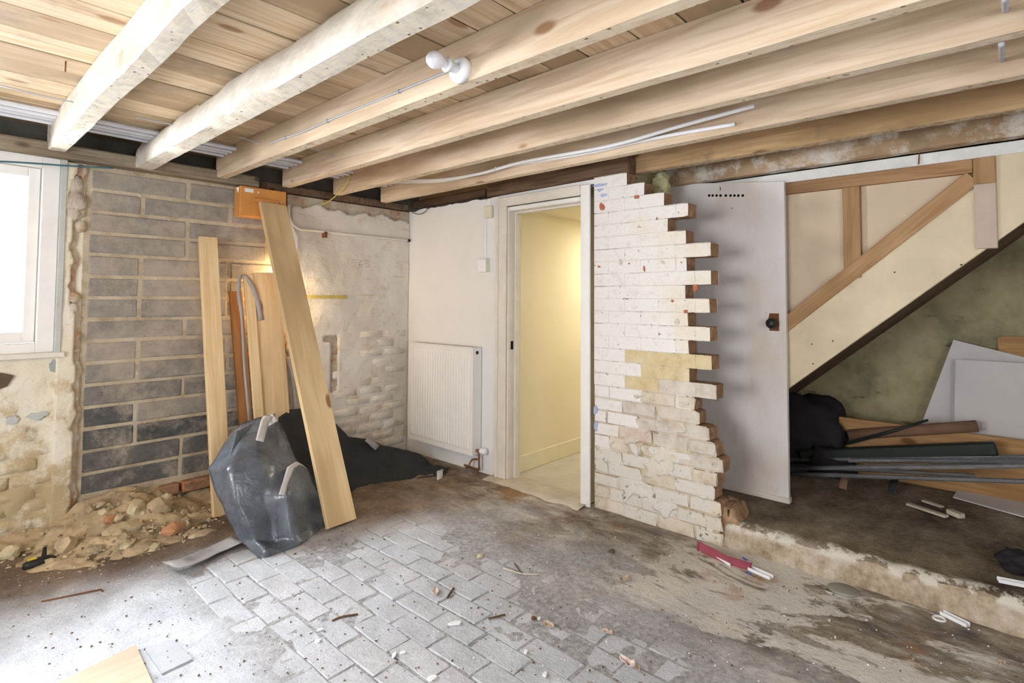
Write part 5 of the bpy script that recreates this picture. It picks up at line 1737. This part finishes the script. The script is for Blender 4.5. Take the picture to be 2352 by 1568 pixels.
lathe('rim', [(0.022, 0), (0.024, 0.008), (0.021, 0.011), (0.017, 0.009), (0.016, 0.004)], M['white_plastic'], cp, (p.x, p.y, 0.004), (0, 0, 1), 24)
lathe('disc', [(0.016, 0), (0.016, 0.005), (0, .006)], M['old_plastic'], cp, (p.x, p.y, 0.004), (0, 0, 1), 20)

def leaf(x, y, s, mat, label, seed):
    c = on(x, y, 'Z', 0.012)
    rows = []
    rr = random.Random(seed)
    a = rr.uniform(0, 6.28)
    for i in range(6):
        t_ = i / 5
        wv = s * (0.1 + 0.6 * math.sin(math.pi * (0.08 + 0.88 * t_))) * rr.uniform(0.75, 1.2)
        row = []
        for j in range(5):
            sgn = (j - 2) / 2
            lx, ly = (t_ - .5) * 2 * s, sgn * wv
            z = 0.004 + abs(sgn) ** 1.5 * s * 0.5 * rr.uniform(0.4, 1.2) + 0.25 * s * abs(t_ - .5)
            row.append((c.x + lx * math.cos(a) - ly * math.sin(a), c.y + lx * math.sin(a) + ly * math.cos(a), z))
        rows.append(row)
    o = grid_sheet('dry_leaf', rows, M[mat], None, 2, 0.003, 40, 0.0012)
    return tag(o, label, 'leaf', 'dry leaves on the floor')
leaf(1000, 1357, .028, 'leaf_pink', 'pinkish curled leaf on the brick floor', 1)
leaf(1435, 1330, .030, 'leaf', 'brown curled leaf standing up near the lime splashes', 2)
leaf(1260, 1433, .024, 'leaf', 'pale crumpled leaf in the middle of the foreground', 3)
leaf(1440, 1520, .032, 'leaf_pink', 'large pale curled leaf near the bottom edge', 4)
leaf(1465, 1530, .016, 'leaf', 'small brown leaf touching the large pale leaf', 5)
leaf(1395, 1450, .022, 'leaf', 'pale leaf lying before the lime splashed floor', 6)
leaf(1330, 1142, .018, 'leaf', 'small dead leaf on the door threshold', 7)
leaf(2300, 1520, .02, 'leaf', 'small brown leaf at the lower corner by the ledge', 9)
def twig(pts, r, mat, label):
    o = tube('twig', smooth_path([on(a, b, 'Z', 0.006) for a, b in pts], 4), r, M[mat], None, 6)
    return tag(o, label, 'twig', 'twigs on the floor')
twig([(1155, 1304), (1180, 1312), (1205, 1318), (1240, 1318)], 0.0035, 'pale_twig', 'pale forked straw in the middle of the floor')
twig([(1182, 1293), (1192, 1308), (1200, 1318)], 0.003, 'twig', 'short dark twig crossing the pale straw')
twig([(1028, 1372), (1035, 1360), (1042, 1350)], 0.0045, 'twig', 'short dark twig next to the pinkish leaf')
twig([(1122, 1420), (1140, 1416), (1160, 1411)], 0.004, 'twig', 'dark twig lying by the white flake')
twig([(763, 1425), (785, 1416), (822, 1410)], 0.0035, 'twig', 'thin dark twig on the brick floor below the plastic sheet')
rock('pebble', on(1405, 1266, 'Z', .012), 0.016, plain('grey_pebble', lin(96, 92, 84), 0.9), 'dark grey pebble in front of the broken wall', 'stone', None, 31)
rock('pebble', on(1103, 1276, 'Z', .008), 0.015, M['pale_stone'], 'pale cream pebble on the brick floor', 'stone', None, 32, (1.4, .8, .6))
rock('pebble', on(1226, 1419, 'Z', .008), 0.010, M['rust'], 'round brown pebble beside a white crumb', 'stone', None, 33)
def flake(x, y, a, b, label):
    c = on(x, y, 'Z', .008)
    n = 8
    th0 = rnd.uniform(0, 6)
    P = []
    for k in range(n):
        t_ = 2 * math.pi * k / n
        rr = rnd.uniform(.75, 1.15)
        lx, ly = math.cos(t_) * a * rr, math.sin(t_) * b * rr
        # long axis along the camera's right
        P.append(c + R0 * (lx) + Vector((F_.x, F_.y, 0)) * (ly + lx * 0.25))
    V = [Vector((p.x, p.y, .010)) for p in P] + [Vector((p.x, p.y, .004)) for p in P]
    F = [tuple(range(n)), tuple(range(2 * n - 1, n - 1, -1))] + [(k, (k + 1) % n, n + (k + 1) % n, n + k) for k in range(n)]
    o = mesh('paint_flake', V, F, M['flake'])
    return tag(o, label, 'flake', 'white paint flakes on the floor')
for (x_, y_, a, b, lab) in ((1045, 1430, .025, .014, 'largest white paint flake in the foreground'), (1238, 1419, .008, .008, 'white crumb beside the round brown pebble'), (1252, 1547, .009, .012, 'square white flake near the bottom edge'), (1207, 1495, .008, .012, 'white flake above the square one'),
                            (992, 1555, .016, .014, 'broad white flake at the bottom edge of the picture'), (905, 1503, .007, .014, 'upright white flake over the brick joints'), (730, 1470, .012, .010, 'white flake in the brick joint below the dark twig'), (735, 1445, .010, .006, 'thin white flake just above a brick joint'), (925, 1497, .010, .005, 'thin white flake beside the upright one'), (1905, 1424, .008, .008, 'white crumb on the brown dirt before the ledge'), (1990, 1424, .008, .006, 'second white crumb on the brown dirt nearer the ledge')):
    flake(x_, y_, a, b, lab)
pts = []
for k in range(1500):
    px_, py_ = rnd.uniform(0, 2352), rnd.uniform(1210, 1568)
    p = on(px_, py_, 'Z', .004)
    if p.x > 2.85 or p.y > 3.6: continue
    pts.append((p.x, p.y, 0.005 if p.y + .26 * p.x < 3.1 and p.x < 2.1 else 0.012))
scatter('floor_crumbs', pts[:460], M['crumb'], 'dark crumbs of dirt scattered over the floor', 'debris', 0.0030)
scatter('floor_crumbs', [(x + rnd.uniform(-.1, .1), y, z) for x, y, z in pts[900:1250] if y > 0], M['flake'], 'tiny white paint crumbs scattered over the floor', 'debris', 0.0024)
